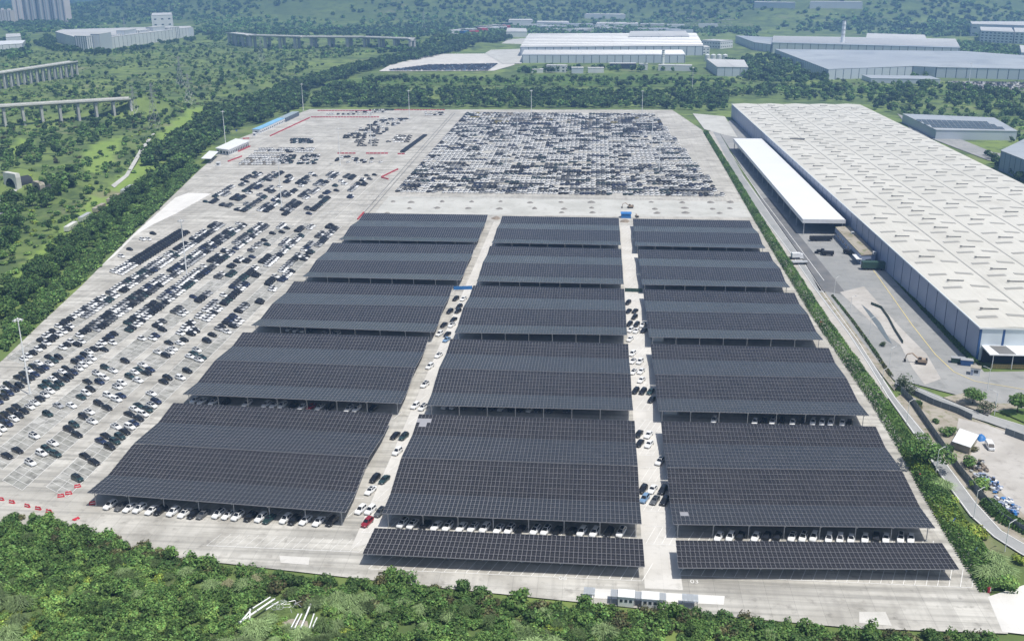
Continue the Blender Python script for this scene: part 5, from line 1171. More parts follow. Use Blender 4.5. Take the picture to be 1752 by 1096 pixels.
heap([(1660, 806), (1700, 818), (1716, 838), (1700, 845), (1672, 826)], 90, W_, 'white and blue rubbish heap below the scrap')
heap([(1700, 850), (1725, 855), (1745, 872), (1738, 882), (1712, 868)], 90, [M['blue_sheet'], M['wh_panel'], M['steel_white'], M['wh_panel'], M['lampgrey']], 'bright blue tarpaulin rubbish heap at the right edge')
t = thing('tarp_heap', 'blue tarpaulin heap leaning on the corrugated shed', 'tarpaulin', G(1678, 751)); b = MB(); b.cone((0, 0, 0), 2.2, 1.9, M['blue_sheet'], 9, .3); b.build('sheet', t, True); b = MB(); b.cone((-2.6, 1.6, 0), 2.4, 1.5, M['greenbarrier'], 9, .3); b.build('green_sheet', t, True)
# dark sheet fence right of the road and others
def panelfence(pts, h_, m_, lab, step=3.0, name='sheet_fence', postm='post'):
    P = along([G(*q)[:2] for q in pts], step); c = sum(P)/len(P); t = thing(name, lab, 'fence', (c[0], c[1], 0))
    b = MB(); b.box((0, 0, h_/2), (1, .07, h_-.08), M[m_]); pm = b.mesh('fence_panel'); b = MB(); b.bar((0, 0, 0), (0, 0, h_+.12), .06, M[postm], 5); po = b.mesh('post')
    for a, d in zip(P, P[1:]):
        v = d-a; o = link('fence_panel', pm, t); o.location = (*((a+d)/2-c), 0); o.scale = (np.hypot(*v)*.97, 1, 1); o.rotation_euler = (0, 0, math.atan2(v[1], v[0]))
        o = link('post', po, t); o.location = (*(a-c), 0)
    return t
panelfence([(1541, 672), (1560, 690), (1605, 755), (1640, 806), (1676, 850), (1712, 890), (1760, 918)], 2.4, 'greybarrier', 'dark grey sheet fence curving along the right side of the road')
panelfence([(1562, 676), (1600, 694), (1636, 706), (1673, 724)], 2.2, 'greybarrier', 'dark grey sheet fence along the side road'); panelfence([(1719, 742), (1790, 768)], 2.2, 'greybarrier', 'short dark sheet fence piece at the right edge')
def wirefence(pts, lab, h_=2.0, step=3.0):
    P = along([G(*q)[:2] for q in pts], step); c = sum(P)/len(P); t = thing('wire_fence', lab, 'fence', (c[0], c[1], 0)); b = MB(); b.bar((0, 0, 0), (0, 0, h_), .06, M['post'], 5); po = b.mesh('post'); r_ = MB()
    for a in P: o = link('post', po, t); o.location = (*(a-c), 0)
    for a, d in zip(P, P[1:]):
        for z in (.2, h_*.5, h_-.05): r_.bar((*(a-c), z), (*(d-c), z), .03, M['post'], 3)
    r_.build('wires', t)
wirefence([(690, 338.5), (1236, 343)], 'low rail fence between the great car field and the gravel heaps', 1.2)
for q, lab in (((1630.5, 902), 'small dark blue sign board on the hedge fence, nearer pair far one'), ((1668, 953), 'small dark blue sign board on the hedge fence, nearest one'), ((405, 227), 'blue sign board at the road by the entrance trees')):
    p = G(*q); t = thing('sign_board', lab, 'sign', p, .9); b = MB(); b.box((0, 0, 1.9), (1.7, .08, 1.5), M['blue_sign']); b.build('board', t); b = MB(); b.box((0, -.05, 1.9), (1.2, .03, .15), M['white_line']); b.build('lettering_band', t)
    for x in (-.6, .6): b = MB(); b.bar((x, 0.06, 0), (x, .06, 2.6), .05, M['post'], 5); b.build('post', t)
for q, lab in (((1692, 1012), 'red fire cabinet at the front right end of the hedge'), ((1575, 818), 'red box on the hedge side below the big tree'), ((1405, 556), 'small red hydrant box on the hedge side further back'), ((1356, 471), 'red hydrant box beside the third right canopy')):
    p = G(*q); t = thing('fire_cabinet', lab, 'fire cabinet', p, .9); b = MB(); b.box((0, 0, .75), (1.1, .6, 1.4), M['red_plastic']); b.build('body', t); b = MB(); b.box((0, -.32, .8), (.8, .05, 1.0), M['steel_white'] if '1692' in str(q) else M['red_paint']); b.build('door', t); b = MB(); b.box((0, 0, 1.5), (1.2, .7, .1), M['red_paint']); b.build('lid', t)
paved('dirt_ground', [(472, 1066), (500, 1058), (526, 1062), (530, 1084), (500, 1092), (478, 1086)], Z3, M['dirt'], 'bare brown patch under the dumped steel in the bushes')
# steel left lying in the undergrowth
def pipe(a, d, r_, lab, z=1.0):
    A_, D_ = G(*a, z), G(*d, z); t = thing('steel_pole', lab, 'pole', (A_+D_)/2, 0, 'white steel poles dumped in the bushes'); v = (D_-A_)/2
    b = MB(); b.bar(tuple(-v), tuple(v), r_, M['pole_white'], 8); b.build('tube', t)
    for s in (-1, 1): b = MB(); b.bar(tuple(v*s), tuple(v*s*1.02), r_*1.7, M['lampgrey'], 8); b.build('flange', t)
for i, (a, d) in enumerate((((410, 1064), (466, 1026)), ((427, 1058), (428, 1042)), ((414, 1060), (427, 1045)), ((432, 1040), (462, 1021)), ((440, 1044), (470, 1024)), ((455, 1042), (476, 1029)))): pipe(a, d, .16 if i else .22, '%s white steel pole in the left half of the dumped pile' % ('longest', 'shortest', 'slanting', 'upper', 'middle', 'thinnest upper')[i], 1.6+.2*(i % 3))
for i, (a, d) in enumerate((((498, 1073), (510, 1050)), ((504, 1074), (516, 1050)), ((514, 1075), (531, 1034)), ((529, 1074), (537, 1050)), ((535, 1072), (542, 1056)))): pipe(a, d, .15 if i != 2 else .2, '%s of the five white steel poles lying parallel in the bushes' % ('leftmost', 'second from left', 'longest', 'fourth from left', 'rightmost')[i], 1.4)
t = thing('steel_lattice', 'tangle of thin white steel frames in the dumped pile', 'scrap steel', G(492, 1040, .9)); b = MB()
for i in range(26):
    a = Vector((random.uniform(-2.2, 2.2), random.uniform(-1.3, 1.3), random.uniform(.4, 1.5))); d = a+Vector((random.uniform(-1.8, 1.8), random.uniform(-1.5, 1.5), random.uniform(-.5, .7))); b.bar(a, d, .05, M['lampgrey'], 4)
b.build('bars', t); b = MB()
for cx, cy, r_ in ((-2.4, -1.2, 1.0), (-1.3, -1.3, .8)):
    for k in range(14):
        a0, a1 = 2*math.pi*k/14, 2*math.pi*(k+1)/14; b.bar((cx+r_*math.cos(a0), cy+.6*r_*math.sin(a0), 1.2+.5*r_*math.sin(a0)), (cx+r_*math.cos(a1), cy+.6*r_*math.sin(a1), 1.2+.5*r_*math.sin(a1)), .04, M['lampgrey'], 4)
b.build('hoops', t)
# power pylons
def pylon(q, h_, lab, w_=4.5):
    p = GT(*q); t = thing('power_pylon', lab, 'pylon', p, random.uniform(-.4, .4), 'lattice pylons on the left slope'); b = MB(); lv = [0, .2, .38, .54, .68, .8, .9, 1.0]; wd = [w_*(1-.86*min(1, k/.8)) if k < .8 else w_*.14 for k in lv]
    for i in range(len(lv)-1):
        for sx, sy in ((1, 1), (1, -1), (-1, -1), (-1, 1)):
            b.bar((sx*wd[i], sy*wd[i], lv[i]*h_), (sx*wd[i+1], sy*wd[i+1], lv[i+1]*h_), .13, M['post'], 4)
        for (ax, ay), (bx, by) in (((1, 1), (1, -1)), ((1, -1), (-1, -1)), ((-1, -1), (-1, 1)), ((-1, 1), (1, 1))):
            b.bar((ax*wd[i], ay*wd[i], lv[i]*h_), (bx*wd[i+1], by*wd[i+1], lv[i+1]*h_), .08, M['post'], 3); b.bar((bx*wd[i], by*wd[i], lv[i]*h_), (ax*wd[i+1], ay*wd[i+1], lv[i+1]*h_), .08, M['post'], 3)
    b.build('lattice_mast', t)
    for k, L_ in ((.70, 7), (.82, 6), (.93, 4.5)):
        b = MB(); z = k*h_
        for s in (-1, 1): b.bar((0, .5, z+.9), (s*L_, 0, z), .1, M['post'], 3); b.bar((0, -.5, z), (s*L_, 0, z), .1, M['post'], 3)
        b.build('cross_arm', t)
for q, h_, lab in (((232, 206), 34, 'lattice pylon left of the pair below the road'), ((266, 222), 44, 'taller lattice pylon right of the pair on the slope'), ((325, 178), 34, 'lattice pylon beyond the slope road'), ((448, 106), 40, 'lattice pylon in the valley before the long viaduct'), ((310, 150), 40, 'faint lattice pylon in the middle of the valley'), ((725, 52), 45, 'lattice pylon on the dark hill'), ((215, 62), 40, 'far pylon beyond the white plant')): pylon(q, h_, lab)
# clutter along the railway on the left slope
t = thing('freight_train', 'pale roofed freight wagons on the railway below the lot edge', 'train', GT(140, 381))
for k in range(5):
    p = GT(112+k*24, 399-k*16); q = GT(112+k*24+20, 399-k*16-13); d = (q-p); c = (p+q)/2-np.array(t.location); b = MB(); b.box((c[0], c[1], c[2]+2.0), (np.hypot(d[0], d[1])*.8, 2.8, 2.6), M[('stone', 'lampgrey', 'dirt', 'dirt', 'lampgrey')[k]], math.atan2(d[1], d[0])); b.build('wagon', t)
# ================================================================== VEGETATION
GREENS = dict(dark=(.070, .135, .040), mid=(.115, .215, .058), light=(.175, .30, .080), yellow=(.25, .34, .062), reed=(.28, .385, .175), straw=(.34, .34, .20), brown=(.13, .135, .06))
def leafcloud(n, rx, ry, rz, z0, size, col, seed, lobes=5, colvar=.35, shape=1.0, tris=False):
    """leaf-sized quads spread through a lumpy crown"""
    r = np.random.default_rng(seed)
    L = [(r.normal(0, .36, 3)*np.array([1, 1, .7]), r.uniform(.42, .72)) for _ in range(lobes)]; L.append((np.zeros(3), .7))
    k = r.integers(0, len(L), n); C = np.array([l[0] for l in L])[k]; Rr_ = np.array([l[1] for l in L])[k]
    d = r.normal(size=(n, 3)); d /= np.linalg.norm(d, axis=1)[:, None]; rad_ = Rr_*np.power(r.uniform(.15, 1, n), .35)
    P = C+d*rad_[:, None]; P[:, 2] = np.maximum(P[:, 2], -.95)
    nrm = d+r.normal(0, .5, (n, 3))+np.array([0, 0, .75]); nrm /= np.linalg.norm(nrm, axis=1)[:, None]
    u = np.cross(nrm, r.normal(size=(n, 3))); u /= np.linalg.norm(u, axis=1)[:, None]; v = np.cross(nrm, u)
    s = size*r.uniform(.6, 1.35, n)[:, None]
    X = P*np.array([rx, ry, rz])+np.array([0, 0, z0+rz])
    V = np.stack([X-u*s-v*s*.6, X+u*s*.2-v*s, X+u*s+v*s*.5, X-u*s*.3+v*s], 1).reshape(-1, 3)
    Q = np.arange(n*4).reshape(n, 4)
    lobe_t = r.uniform(.75, 1.3, len(L))[k]
    T = np.array(col)[None, :]*(lobe_t*(1+r.normal(0, colvar, n)).clip(.45, 1.9))[:, None]; T[:, 0] *= r.uniform(.85, 1.25, n)
    return V, Q, T.clip(.005, .6)
def reedcloud(n, R_, h, col, seed):
    r = np.random.default_rng(seed); a = r.uniform(0, 2*math.pi, n); o = r.uniform(0, .75, n)*R_; lean = r.uniform(.08, 1.0, n)**1.5*R_*.8; hh = h*r.uniform(.55, 1.0, n)*(1.05-.35*lean/R_)
    b = np.stack([o*np.cos(a), o*np.sin(a), np.zeros(n)], 1); m = np.stack([(o+lean*.5)*np.cos(a), (o+lean*.5)*np.sin(a), hh*.85], 1); t = np.stack([(o+lean*1.15)*np.cos(a), (o+lean*1.15)*np.sin(a), hh*.72], 1)
    side = np.stack([-np.sin(a), np.cos(a), np.zeros(n)], 1)*r.uniform(.03, .07, n)[:, None]; t[:, :2] += r.normal(0, .25, (n, 2))
    V = np.stack([b-side, b+side, m+side, m-side, t+side*.5, t-side*.5], 1).reshape(-1, 3); i = np.arange(n)*6
    Q = np.concatenate([np.stack([i, i+1, i+2, i+3], 1), np.stack([i+3, i+2, i+4, i+5], 1)])
    T = np.array(col)[None, :]*r.uniform(.6, 1.4, n)[:, None]; T = np.concatenate([T, T*1.15]); return V, Q, T
def trunkmesh(h, r_):
    b = MB(); b.bar((0, 0, -.5), (0, 0, h*.55), r_, M['bark'], 7, r_*.6); b.bar((0, 0, h*.5), (.3, .2, h*.8), r_*.6, M['bark'], 5, r_*.25)
    for k in range(4): a = k*1.7; b.bar((0, 0, h*(.38+.05*k)), (h*.22*math.cos(a), h*.22*math.sin(a), h*(.62+.05*k)), r_*.38, M['bark'], 5, r_*.12)
    return b.mesh('trunk')
TREES = {}
def treeproto(key, h, wdt, col, n, size, seed, conic=1.0):
    cl = leafcloud(n, wdt/2, wdt/2, h*.40, h*.16, size, col, seed, lobes=6); TREES[key] = (mesh_np('crown', cl[0], cl[1], [M['leaf']], cl[2]), trunkmesh(h, h*.028), h)
for i in range(3):
    treeproto('dark%d' % i, 9, 7.5, GREENS['dark'], 620, .42, 100+i); treeproto('mid%d' % i, 7.5, 6.5, GREENS['mid'], 560, .40, 110+i); treeproto('light%d' % i, 6.5, 6, GREENS['light'], 520, .36, 120+i)
treeproto('round0', 6, 7, GREENS['mid'], 1500, .24, 130); treeproto('big0', 9, 10, GREENS['mid'], 2200, .26, 131); treeproto('sparse0', 6, 7, (.07, .10, .05), 420, .28, 132)
NTREE = [0]
def tree(key, x, y, s, label, group, z=None):
    c, tr, h = TREES[key]; z = float(H(x, y)) if z is None else z
    t = thing('tree', label, 'tree', (x, y, z), random.uniform(0, 6.28), group); t.scale = (s*random.uniform(.9, 1.1), s*random.uniform(.9, 1.1), s*random.uniform(.85, 1.15))
    link('crown', c, t); link('trunk', tr, t); NTREE[0] += 1
    return t
SHR = {}
for i, (nm, col, n, w_, h_, sz) in enumerate((('dark', GREENS['dark'], 520, 3.4, 2.4, .2), ('mid', GREENS['mid'], 520, 3.6, 2.3, .2), ('light', GREENS['light'], 520, 3.4, 2.0, .19), ('yellow', GREENS['yellow'], 460, 3.2, 1.7, .19), ('brown', GREENS['brown'], 420, 3.2, 2.2, .2))):
    for j in range(2): SHR['%s%d' % (nm, j)] = leafcloud(n, w_/2, w_/2, h_/2, -.15, sz, col, 200+i*7+j, lobes=6, colvar=.4)
REED = {'reed0': reedcloud(760, 2.1, 2.9, GREENS['reed'], 300), 'reed1': reedcloud(680, 1.8, 2.5, (.12, .18, .07), 301), 'straw0': reedcloud(640, 1.8, 2.4, GREENS['straw'], 302)}
SME = {k: mesh_np('shrub', *v[:2], [M['leaf']], v[2]) for k, v in SHR.items()}; SME.update({k: mesh_np('reed_clump', *v[:2], [M['leaf']], v[2]) for k, v in REED.items()})
def place(tpl, x, y, z, s, rz, sz=None):
    V, Q, T = tpl; ca, sa = math.cos(rz)*s, math.sin(rz)*s; sz = s if sz is None else sz
    return np.stack([x+V[:, 0]*ca-V[:, 1]*sa, y+V[:, 0]*sa+V[:, 1]*ca, z+V[:, 2]*sz], 1), Q, T*random.uniform(.55, 1.3)
# ---- front bank
BANK = [(-40, 892), (60, 886), (130, 905), (200, 925), (290, 950), (370, 975), (480, 993), (560, 995), (640, 1005), (720, 1008), (800, 1022), (900, 1042), (1000, 1050), (1060, 1052), (1180, 1056), (1300, 1070), (1420, 1082), (1520, 1090), (1600, 1092), (1690, 1094), (1690, 1180), (-60, 1180)]
BW = [tuple(G(x, y-3)[:2]) for x, y in BANK]
inst = []; clear = [G(440, 1048), G(470, 1030), G(495, 1042), G(515, 1060), G(535, 1058)]
for x, y in sample(BW, 2700):
    if min(np.hypot(x-c[0], y-c[1]) for c in clear) < 4.0: continue
    px, py, _ = PJ(x, y)
    nz = vnoise(x, y, 9, 3)+random.uniform(-.35, .35)
    edge = py < np.interp(px, [q[0] for q in BANK[:20]], [q[1] for q in BANK[:20]])+34
    if edge: k = random.choice(['dark0', 'dark1', 'mid0', 'mid0', 'brown0', 'mid1'])
    elif nz < -.25: k = random.choice(['dark0', 'mid1', 'mid0', 'light0'])
    elif nz < .1: k = random.choice(['mid0', 'mid1', 'light1', 'light0'])
    elif nz < .35: k = random.choice(['light0', 'light1', 'yellow1', 'reed1'])
    else: k = random.choice(['light0', 'yellow0', 'light1', 'reed0'])
    tp = SHR.get(k) or REED[k]; s = random.choice((random.uniform(.5, .85), random.uniform(.7, 1.35)))*(1.05 if edge else 1)
    inst.append(place(tp, x, y, float(H(x, y)), s, random.uniform(0, 6.28), s*random.uniform(.75, 1.2)))
o = link('undergrowth', merge(inst, [M['leaf']], 'undergrowth')); tag(o, 'dense mixed green undergrowth covering the bank before the lot', kind='stuff')
ug = MB(); ug.sheet([(x, y) for x, y in BW], 0, M['terrain']); ug.v = [(x, y, float(H(x, y))+.12) for x, y, z in ug.v]
# reed clumps and protruding bushes of the bank, read off the photograph
RE = [(212, 985, 'reed0'), (235, 1022, 'reed0'), (215, 1000, 'reed1'), (262, 970, 'reed1'), (320, 985, 'reed0'), (390, 1003, 'straw0'), (362, 1008, 'reed0'), (420, 1008, 'reed0'), (335, 1028, 'reed1'), (150, 1025, 'reed1'), (25, 955, 'reed1'), (18, 1035, 'reed0'), (50, 925, 'reed1'), (470, 1010, 'reed1'), (500, 1018, 'reed1'), (545, 1030, 'reed1'), (580, 1030, 'reed0'), (600, 1035, 'reed0'), (625, 1030, 'reed0'), (655, 1045, 'reed0'), (690, 1035, 'reed0'), (720, 1048, 'reed0'), (660, 1075, 'reed0'), (730, 1080, 'reed0'), (770, 1060, 'reed0'), (800, 1050, 'reed1'), (840, 1068, 'reed1'), (880, 1075, 'reed0'), (930, 1060, 'reed0'), (955, 1075, 'reed1'), (1060, 1072, 'reed0'), (1110, 1085, 'reed1'), (1320, 1092, 'reed0'), (170, 925, 'straw0'), (440, 995, 'straw0')]
for i, (px, py, k) in enumerate(sorted(RE)):
    p = G(px, py); o = link('reed_clump', SME[k], None); o.location = (p[0], p[1], float(H(p[0], p[1]))+.3); o.rotation_euler = (0, 0, random.uniform(0, 6)); s = random.uniform(.6, .95); o.scale = (s, s, s*1.15)
    tag(o, '%s reed clump, %s from left on the front bank' % ({'reed0': 'pale green', 'reed1': 'grey green', 'straw0': 'straw coloured'}[k], nth(i)), 'reed clump', 'reed clumps on the front bank')
BU = [(20, 898, 'dark0', 1.7), (60, 900, 'dark1', 1.8), (85, 915, 'light0', 1.3), (125, 925, 'dark0', 1.5), (165, 930, 'mid1', 1.4), (205, 940, 'mid0', 1.5), (240, 946, 'brown1', 1.5), (272, 952, 'brown0', 1.4), (362, 978, 'brown0', 1.4), (430, 985, 'brown1', 1.4), (478, 988, 'dark0', 1.4), (562, 995, 'dark1', 1.5), (610, 1000, 'dark1', 1.5), (668, 990, 'mid0', 1.6), (690, 995, 'mid1', 1.6), (655, 1000, 'brown1', 1.6), (745, 1006, 'brown0', 1.0), (792, 1010, 'dark0', 1.8), (820, 1020, 'dark1', 1.6), (885, 1035, 'mid0', 2.1), (925, 1042, 'brown0', 1.8), (1000, 1042, 'mid1', 1.7), (1030, 1050, 'yellow0', 1.7), (1060, 1058, 'brown1', 1.4), (1110, 1052, 'brown0', 1.4), (1150, 1050, 'mid0', 1.7), (1190, 1058, 'dark0', 1.6), (1235, 1062, 'dark1', 1.6), (1290, 1072, 'brown0', 1.3), (1345, 1078, 'mid0', 1.3), (1400, 1086, 'light0', 1.4), (1450, 1090, 'mid1', 1.5), (1490, 1088, 'mid0', 1.7), (1535, 1096, 'dark1', 1.4), (1595, 1092, 'dark0', 1.5), (1640, 1098, 'mid0', 1.5), (1690, 1100, 'mid1', 1.5), (152, 1000, 'yellow1', 1.5), (182, 1010, 'light0', 1.5), (130, 985, 'light1', 1.4), (270, 1000, 'yellow0', 1.2), (1080, 1075, 'light1', 1.4), (1130, 1080, 'mid1', 1.6)]
for i, (px, py, k, s) in enumerate(sorted(BU)):
    p = G(px, py); o = link('shrub', SME[k], None); o.location = (p[0], p[1], float(H(p[0], p[1]))-.1); o.rotation_euler = (0, 0, random.uniform(0, 6)); o.scale = (s*.8, s*.8, s)
    tag(o, '%s bush standing above the front bank, %s from the left' % ({'dark': 'dark green', 'mid': 'green', 'ligh': 'light green', 'yell': 'yellow green', 'brow': 'brownish'}[k[:4] if k[:3] != 'mid' else 'mid'], nth(i)), 'bush', 'bushes on the front bank')
# ---- long hedge right of the lot
def hedge(name, pts, wd, h_, n, label, cols, size=.26, kind=None):
    P = along([G(*q)[:2] for q in pts], 1.0); V_, Q_, T_ = [], [], []; r = np.random.default_rng(5+len(pts)); o = 0
    m = len(P); idx = r.integers(0, m-1, n); B = np.array(P)[idx]; D = np.array(P)[idx+1]-B; N = np.stack([-D[:, 1], D[:, 0]], 1); N /= np.linalg.norm(N, axis=1)[:, None]
    w1 = np.interp(idx, [0, m], wd); h1 = np.interp(idx, [0, m], h_)*(1+.28*vnoise(B[:, 0], B[:, 1], 3.0, 2))
    a = r.uniform(0, math.pi, n); rr = np.power(r.uniform(.2, 1, n), .35)
    X = np.stack([B[:, 0]+N[:, 0]*np.cos(a)*rr*w1/2, B[:, 1]+N[:, 1]*np.cos(a)*rr*w1/2, np.sin(a)*rr*h1], 1)
    nr = np.stack([N[:, 0]*np.cos(a), N[:, 1]*np.cos(a), np.sin(a)], 1)+r.normal(0, .5, (n, 3)); nr /= np.linalg.norm(nr, axis=1)[:, None]
    u = np.cross(nr, r.normal(size=(n, 3))); u /= np.linalg.norm(u, axis=1)[:, None]; v = np.cross(nr, u); s = size*r.uniform(.6, 1.4, n)[:, None]
    V = np.stack([X-u*s-v*s*.6, X+u*s*.2-v*s, X+u*s+v*s*.5, X-u*s*.3+v*s], 1).reshape(-1, 3); ci = ((vnoise(X[:, 0], X[:, 1], 5, 1)+1)/2*len(cols)+r.normal(0, .5, n)).astype(int).clip(0, len(cols)-1)
    T = np.array([GREENS[c] for c in cols])[ci]*r.uniform(.6, 1.4, n)[:, None]
    ob = link(name, mesh_np(name, V, np.arange(n*4).reshape(n, 4), [M['leaf']], T)); tag(ob, label, None if kind else 'hedge', None, kind); return ob
hedge('hedge', [(1207, 226), (1250, 296), (1303, 385), (1352, 464), (1405, 548), (1450, 612), (1508, 695), (1560, 778)], (4.6, 6.4), (2.4, 3.2), 52000, 'long clipped green hedge between the lot and the right road', ['dark', 'mid', 'light', 'mid'])
hedge('shrub_belt', [(1556, 770), (1590, 830), (1625, 886), (1660, 940), (1690, 985), (1712, 1020)], (6.5, 9), (2.6, 2.6), 15000, 'widening belt of mixed shrubs along the lower right road', ['dark', 'mid', 'light', 'yellow', 'mid'], kind='stuff')
hedge('shrub_belt', [(1690, 862), (1715, 888), (1752, 905), (1790, 925)], (5, 6), (2.2, 2.2), 6000, 'dark shrub strip behind the grey sheet fence', ['dark', 'mid'], kind='stuff')
hedge('hedge', [(1424, 506), (1460, 551), (1492, 596), (1526, 646)], (1.2, 1.6), (.7, 1.0), 2600, 'thin patchy hedge on the median of the yard road', ['mid', 'dark', 'brown'])
panelfence([(1490, 521), (1508, 528), (1520, 545), (1531, 566), (1545, 588)], 1.3, 'greenbarrier', 'curved dark sheet fence beside the open trench in the yard', 2.2)
for px, py, k, s, lab in ((1585, 800, 'big0', 1.1, 'big round green tree rising from the hedge by the right road'), (1664, 690, 'round0', 1.05, 'round dark green tree on the bed before the side road'), (1686, 706, 'sparse0', .9, 'thin grey green tree beside the lawn lamp'), (1740, 705, 'mid0', 1.1, 'dark tree leaning over the lawn at the right edge'), (1548, 664, 'sparse0', 1.0, 'loose pale tree at the end of the yard median'), (1510, 592, 'sparse0', .4, 'small round shrub tree on the median'), (1560, 676, 'sparse0', .7, 'small tree at the start of the grey sheet fence')):
    p = G(px, py); tree(k, p[0], p[1], s, lab, 'trees of the right side', 0)
for px, py, k, s, lab in ((1571, 693, 'dark0', 1.2, 'dark bush with reddish side behind the sheet fence'), (1622, 744, 'mid0', 1.7, 'wide green bush on the bare dirt left of the shed'), (1599, 722, 'dark1', .9, 'small dark bush on the bare dirt'), (1622, 772, 'dark0', 1.5, 'dark bush between fence and shed'), (1665, 772, 'brown0', 1.0, 'grey green bush at the shed corner'), (1656, 796, 'mid1', 1.6, 'green bush before the scrap heap'), (1680, 838, 'light0', 2.2, 'light green bush by the fence below the rubbish'), (1618, 858, 'yellow0', 2.2, 'yellow green grass bush in the shrub belt'), (1668, 918, 'yellow1', 2.4, 'bright yellow green bush lower in the shrub belt'), (1640, 905, 'yellow0', 2.2, 'rounded yellow green bush beside the blue sign'), (1722, 1000, 'light1', 2.2, 'light bush at the lower end of the shrub belt'), (1745, 962, 'yellow1', 1.5, 'pale bush at the right edge beside the road'), (1594, 840, 'light0', 1.8, 'light green bush below the big tree'), (1575, 700, 'brown1', .9, 'low brownish bush at the fence bend'), (1510, 590, 'dark1', .8, 'small round clipped bush on the median')):
    p = G(px, py); o = link('shrub', SME[k]); o.location = (p[0], p[1], 0); o.scale = (s*.8, s*.8, s*.85); o.rotation_euler = (0, 0, random.uniform(0, 6)); tag(o, lab, 'bush', 'bushes of the right side')
for px, py in ((1612, 838), (1700, 965), (1690, 990), (1714, 985)):
    p = G(px, py); o = link('reed_clump', SME['reed0']); o.location = (p[0], p[1], 0); o.scale = (1.3, 1.3, 1.2); tag(o, 'drooping reed clump in the right shrub belt, %s' % {1612: 'below the big tree', 1700: 'left of the lowest pair', 1690: 'nearest the lot corner', 1714: 'nearest the road'}[px], 'reed clump', 'reed clumps of the shrub belt')
# ---- trees: the largest are things, the rest one mass
LT = {}
for i in range(3):
    LT['dark%d' % i] = leafcloud(150, 3.9, 3.9, 3.7, 1.0, .85, GREENS['dark'], 400+i, lobes=5); LT['mid%d' % i] = leafcloud(150, 3.4, 3.4, 3.0, .6, .8, GREENS['mid'], 410+i, lobes=5); LT['light%d' % i] = leafcloud(110, 2.6, 2.6, 1.9, 0, .62, GREENS['light'], 420+i, lobes=5)
XL_ = {}
for i in range(3):
    XL_['dark%d' % i] = leafcloud(34, 5.5, 5.5, 4.2, -.5, 2.1, GREENS['dark'], 430+i, lobes=4); XL_['mid%d' % i] = leafcloud(34, 5.5, 5.5, 3.6, -.5, 2.1, GREENS['mid'], 440+i, lobes=4); XL_['light%d' % i] = leafcloud(26, 4.5, 4.5, 2.2, -.4, 1.8, GREENS['light'], 450+i, lobes=4)
CAND = []            # (distance, x, y, z, kind, scale, place)
def scatter(poly, n, kinds, smin, smax, where, ground=True):
    """poly in picture points; spread evenly over the ground it covers"""
    P = [GT(*q) for q in poly]; W2 = [tuple(p[:2]) for p in P]
    for x, y in sample(W2, n):
        if any(inpoly(x, y, g) for g in GP) and random.random() < .75: continue
        CAND.append((math.hypot(x, y), x, y, float(H(x, y)), random.choice(kinds)+str(random.randrange(3)), random.uniform(smin, smax), where))
def rowtrees(pts, step, kinds, smin, smax, where, jit=1.5, lanes_=(0,)):
    P = along([GT(*q)[:2] for q in pts], step)
    for a, b_ in zip(P, P[1:]+P[-1:]):
        v = (P[-1]-P[0]); n = np.array([-v[1], v[0]])/np.hypot(*v)
        for l in lanes_:
            x, y = a+n*l+rng.normal(0, jit, 2); CAND.append((math.hypot(x, y), x, y, float(H(x, y)), random.choice(kinds)+str(random.randrange(3)), random.uniform(smin, smax), where))
rowtrees([(-60, 575), (30, 515), (110, 440), (190, 372), (280, 300), (340, 258), (378, 228)], 5.5, ['dark', 'dark', 'mid'], .75, 1.15, 'in the tree row along the left lot edge', 1.8, (-4, 3))
rowtrees([(272, 282), (330, 240), (372, 212), (385, 190)], 6, ['dark'], 1.2, 1.6, 'in the tall dark clump before the lot entrance', 3, (-6, 4, 12))
scatter([(395, 226), (440, 215), (525, 181), (525, 160), (430, 180), (395, 205)], 120, ['dark'], 1.0, 1.5, 'in the dark grove behind the blue sheds')
scatter([(-60, 600), (340, 285), (300, 280), (180, 360), (-60, 540)], 160, ['mid', 'dark', 'light'], .35, .65, 'on the green bank below the left lot edge')
scatter([(0, 300), (90, 270), (200, 230), (330, 190), (260, 190), (90, 230), (0, 250)], 105, ['dark', 'mid', 'mid'], .6, 1.2, 'on the hillside above the tunnels')
scatter([(0, 520), (60, 440), (170, 350), (250, 250), (220, 235), (90, 300), (100, 350), (0, 400)], 70, ['light', 'mid', 'dark'], .35, .9, 'on the bright green slope below the tunnels')
scatter([(0, 440), (50, 380), (30, 345), (0, 360)], 16, ['dark', 'mid'], 1.0, 1.4, 'in the round grove at the left edge')
scatter([(40, 350), (120, 300), (135, 318), (70, 362)], 26, ['dark', 'mid'], .8, 1.2, 'around the second tunnel mouth')
scatter([(530, 184), (1225, 184), (1240, 200), (1250, 160), (700, 158), (560, 150)], 620, ['dark', 'dark', 'mid'], .9, 1.35, 'in the dark belt behind the lot')
rowtrees([(533, 182), (700, 183), (900, 184), (1100, 184), (1230, 190)], 7, ['dark', 'mid'], .9, 1.3, 'at the front of the dark belt behind the lot', 2)
rowtrees([(395, 210), (430, 185), (500, 158), (580, 132), (680, 105), (780, 85), (860, 68)], 9, ['dark'], 1.2, 1.7, 'in the avenue running to the factory', 4, (-14, -5, 6, 15))
scatter([(600, 145), (1250, 152), (1250, 143), (880, 138), (640, 132)], 240, ['mid', 'dark', 'light'], .7, 1.1, 'in the hedgerows before the factory')
rowtrees([(885, 140), (1000, 139), (1120, 140), (1250, 143)], 9, ['mid', 'dark'], .8, 1.2, 'in the row before the factory lawn', 2)
scatter([(880, 128), (1040, 124), (1190, 127), (1190, 120), (1100, 118), (900, 120)], 60, ['mid', 'dark'], .9, 1.4, 'around the factory offices')
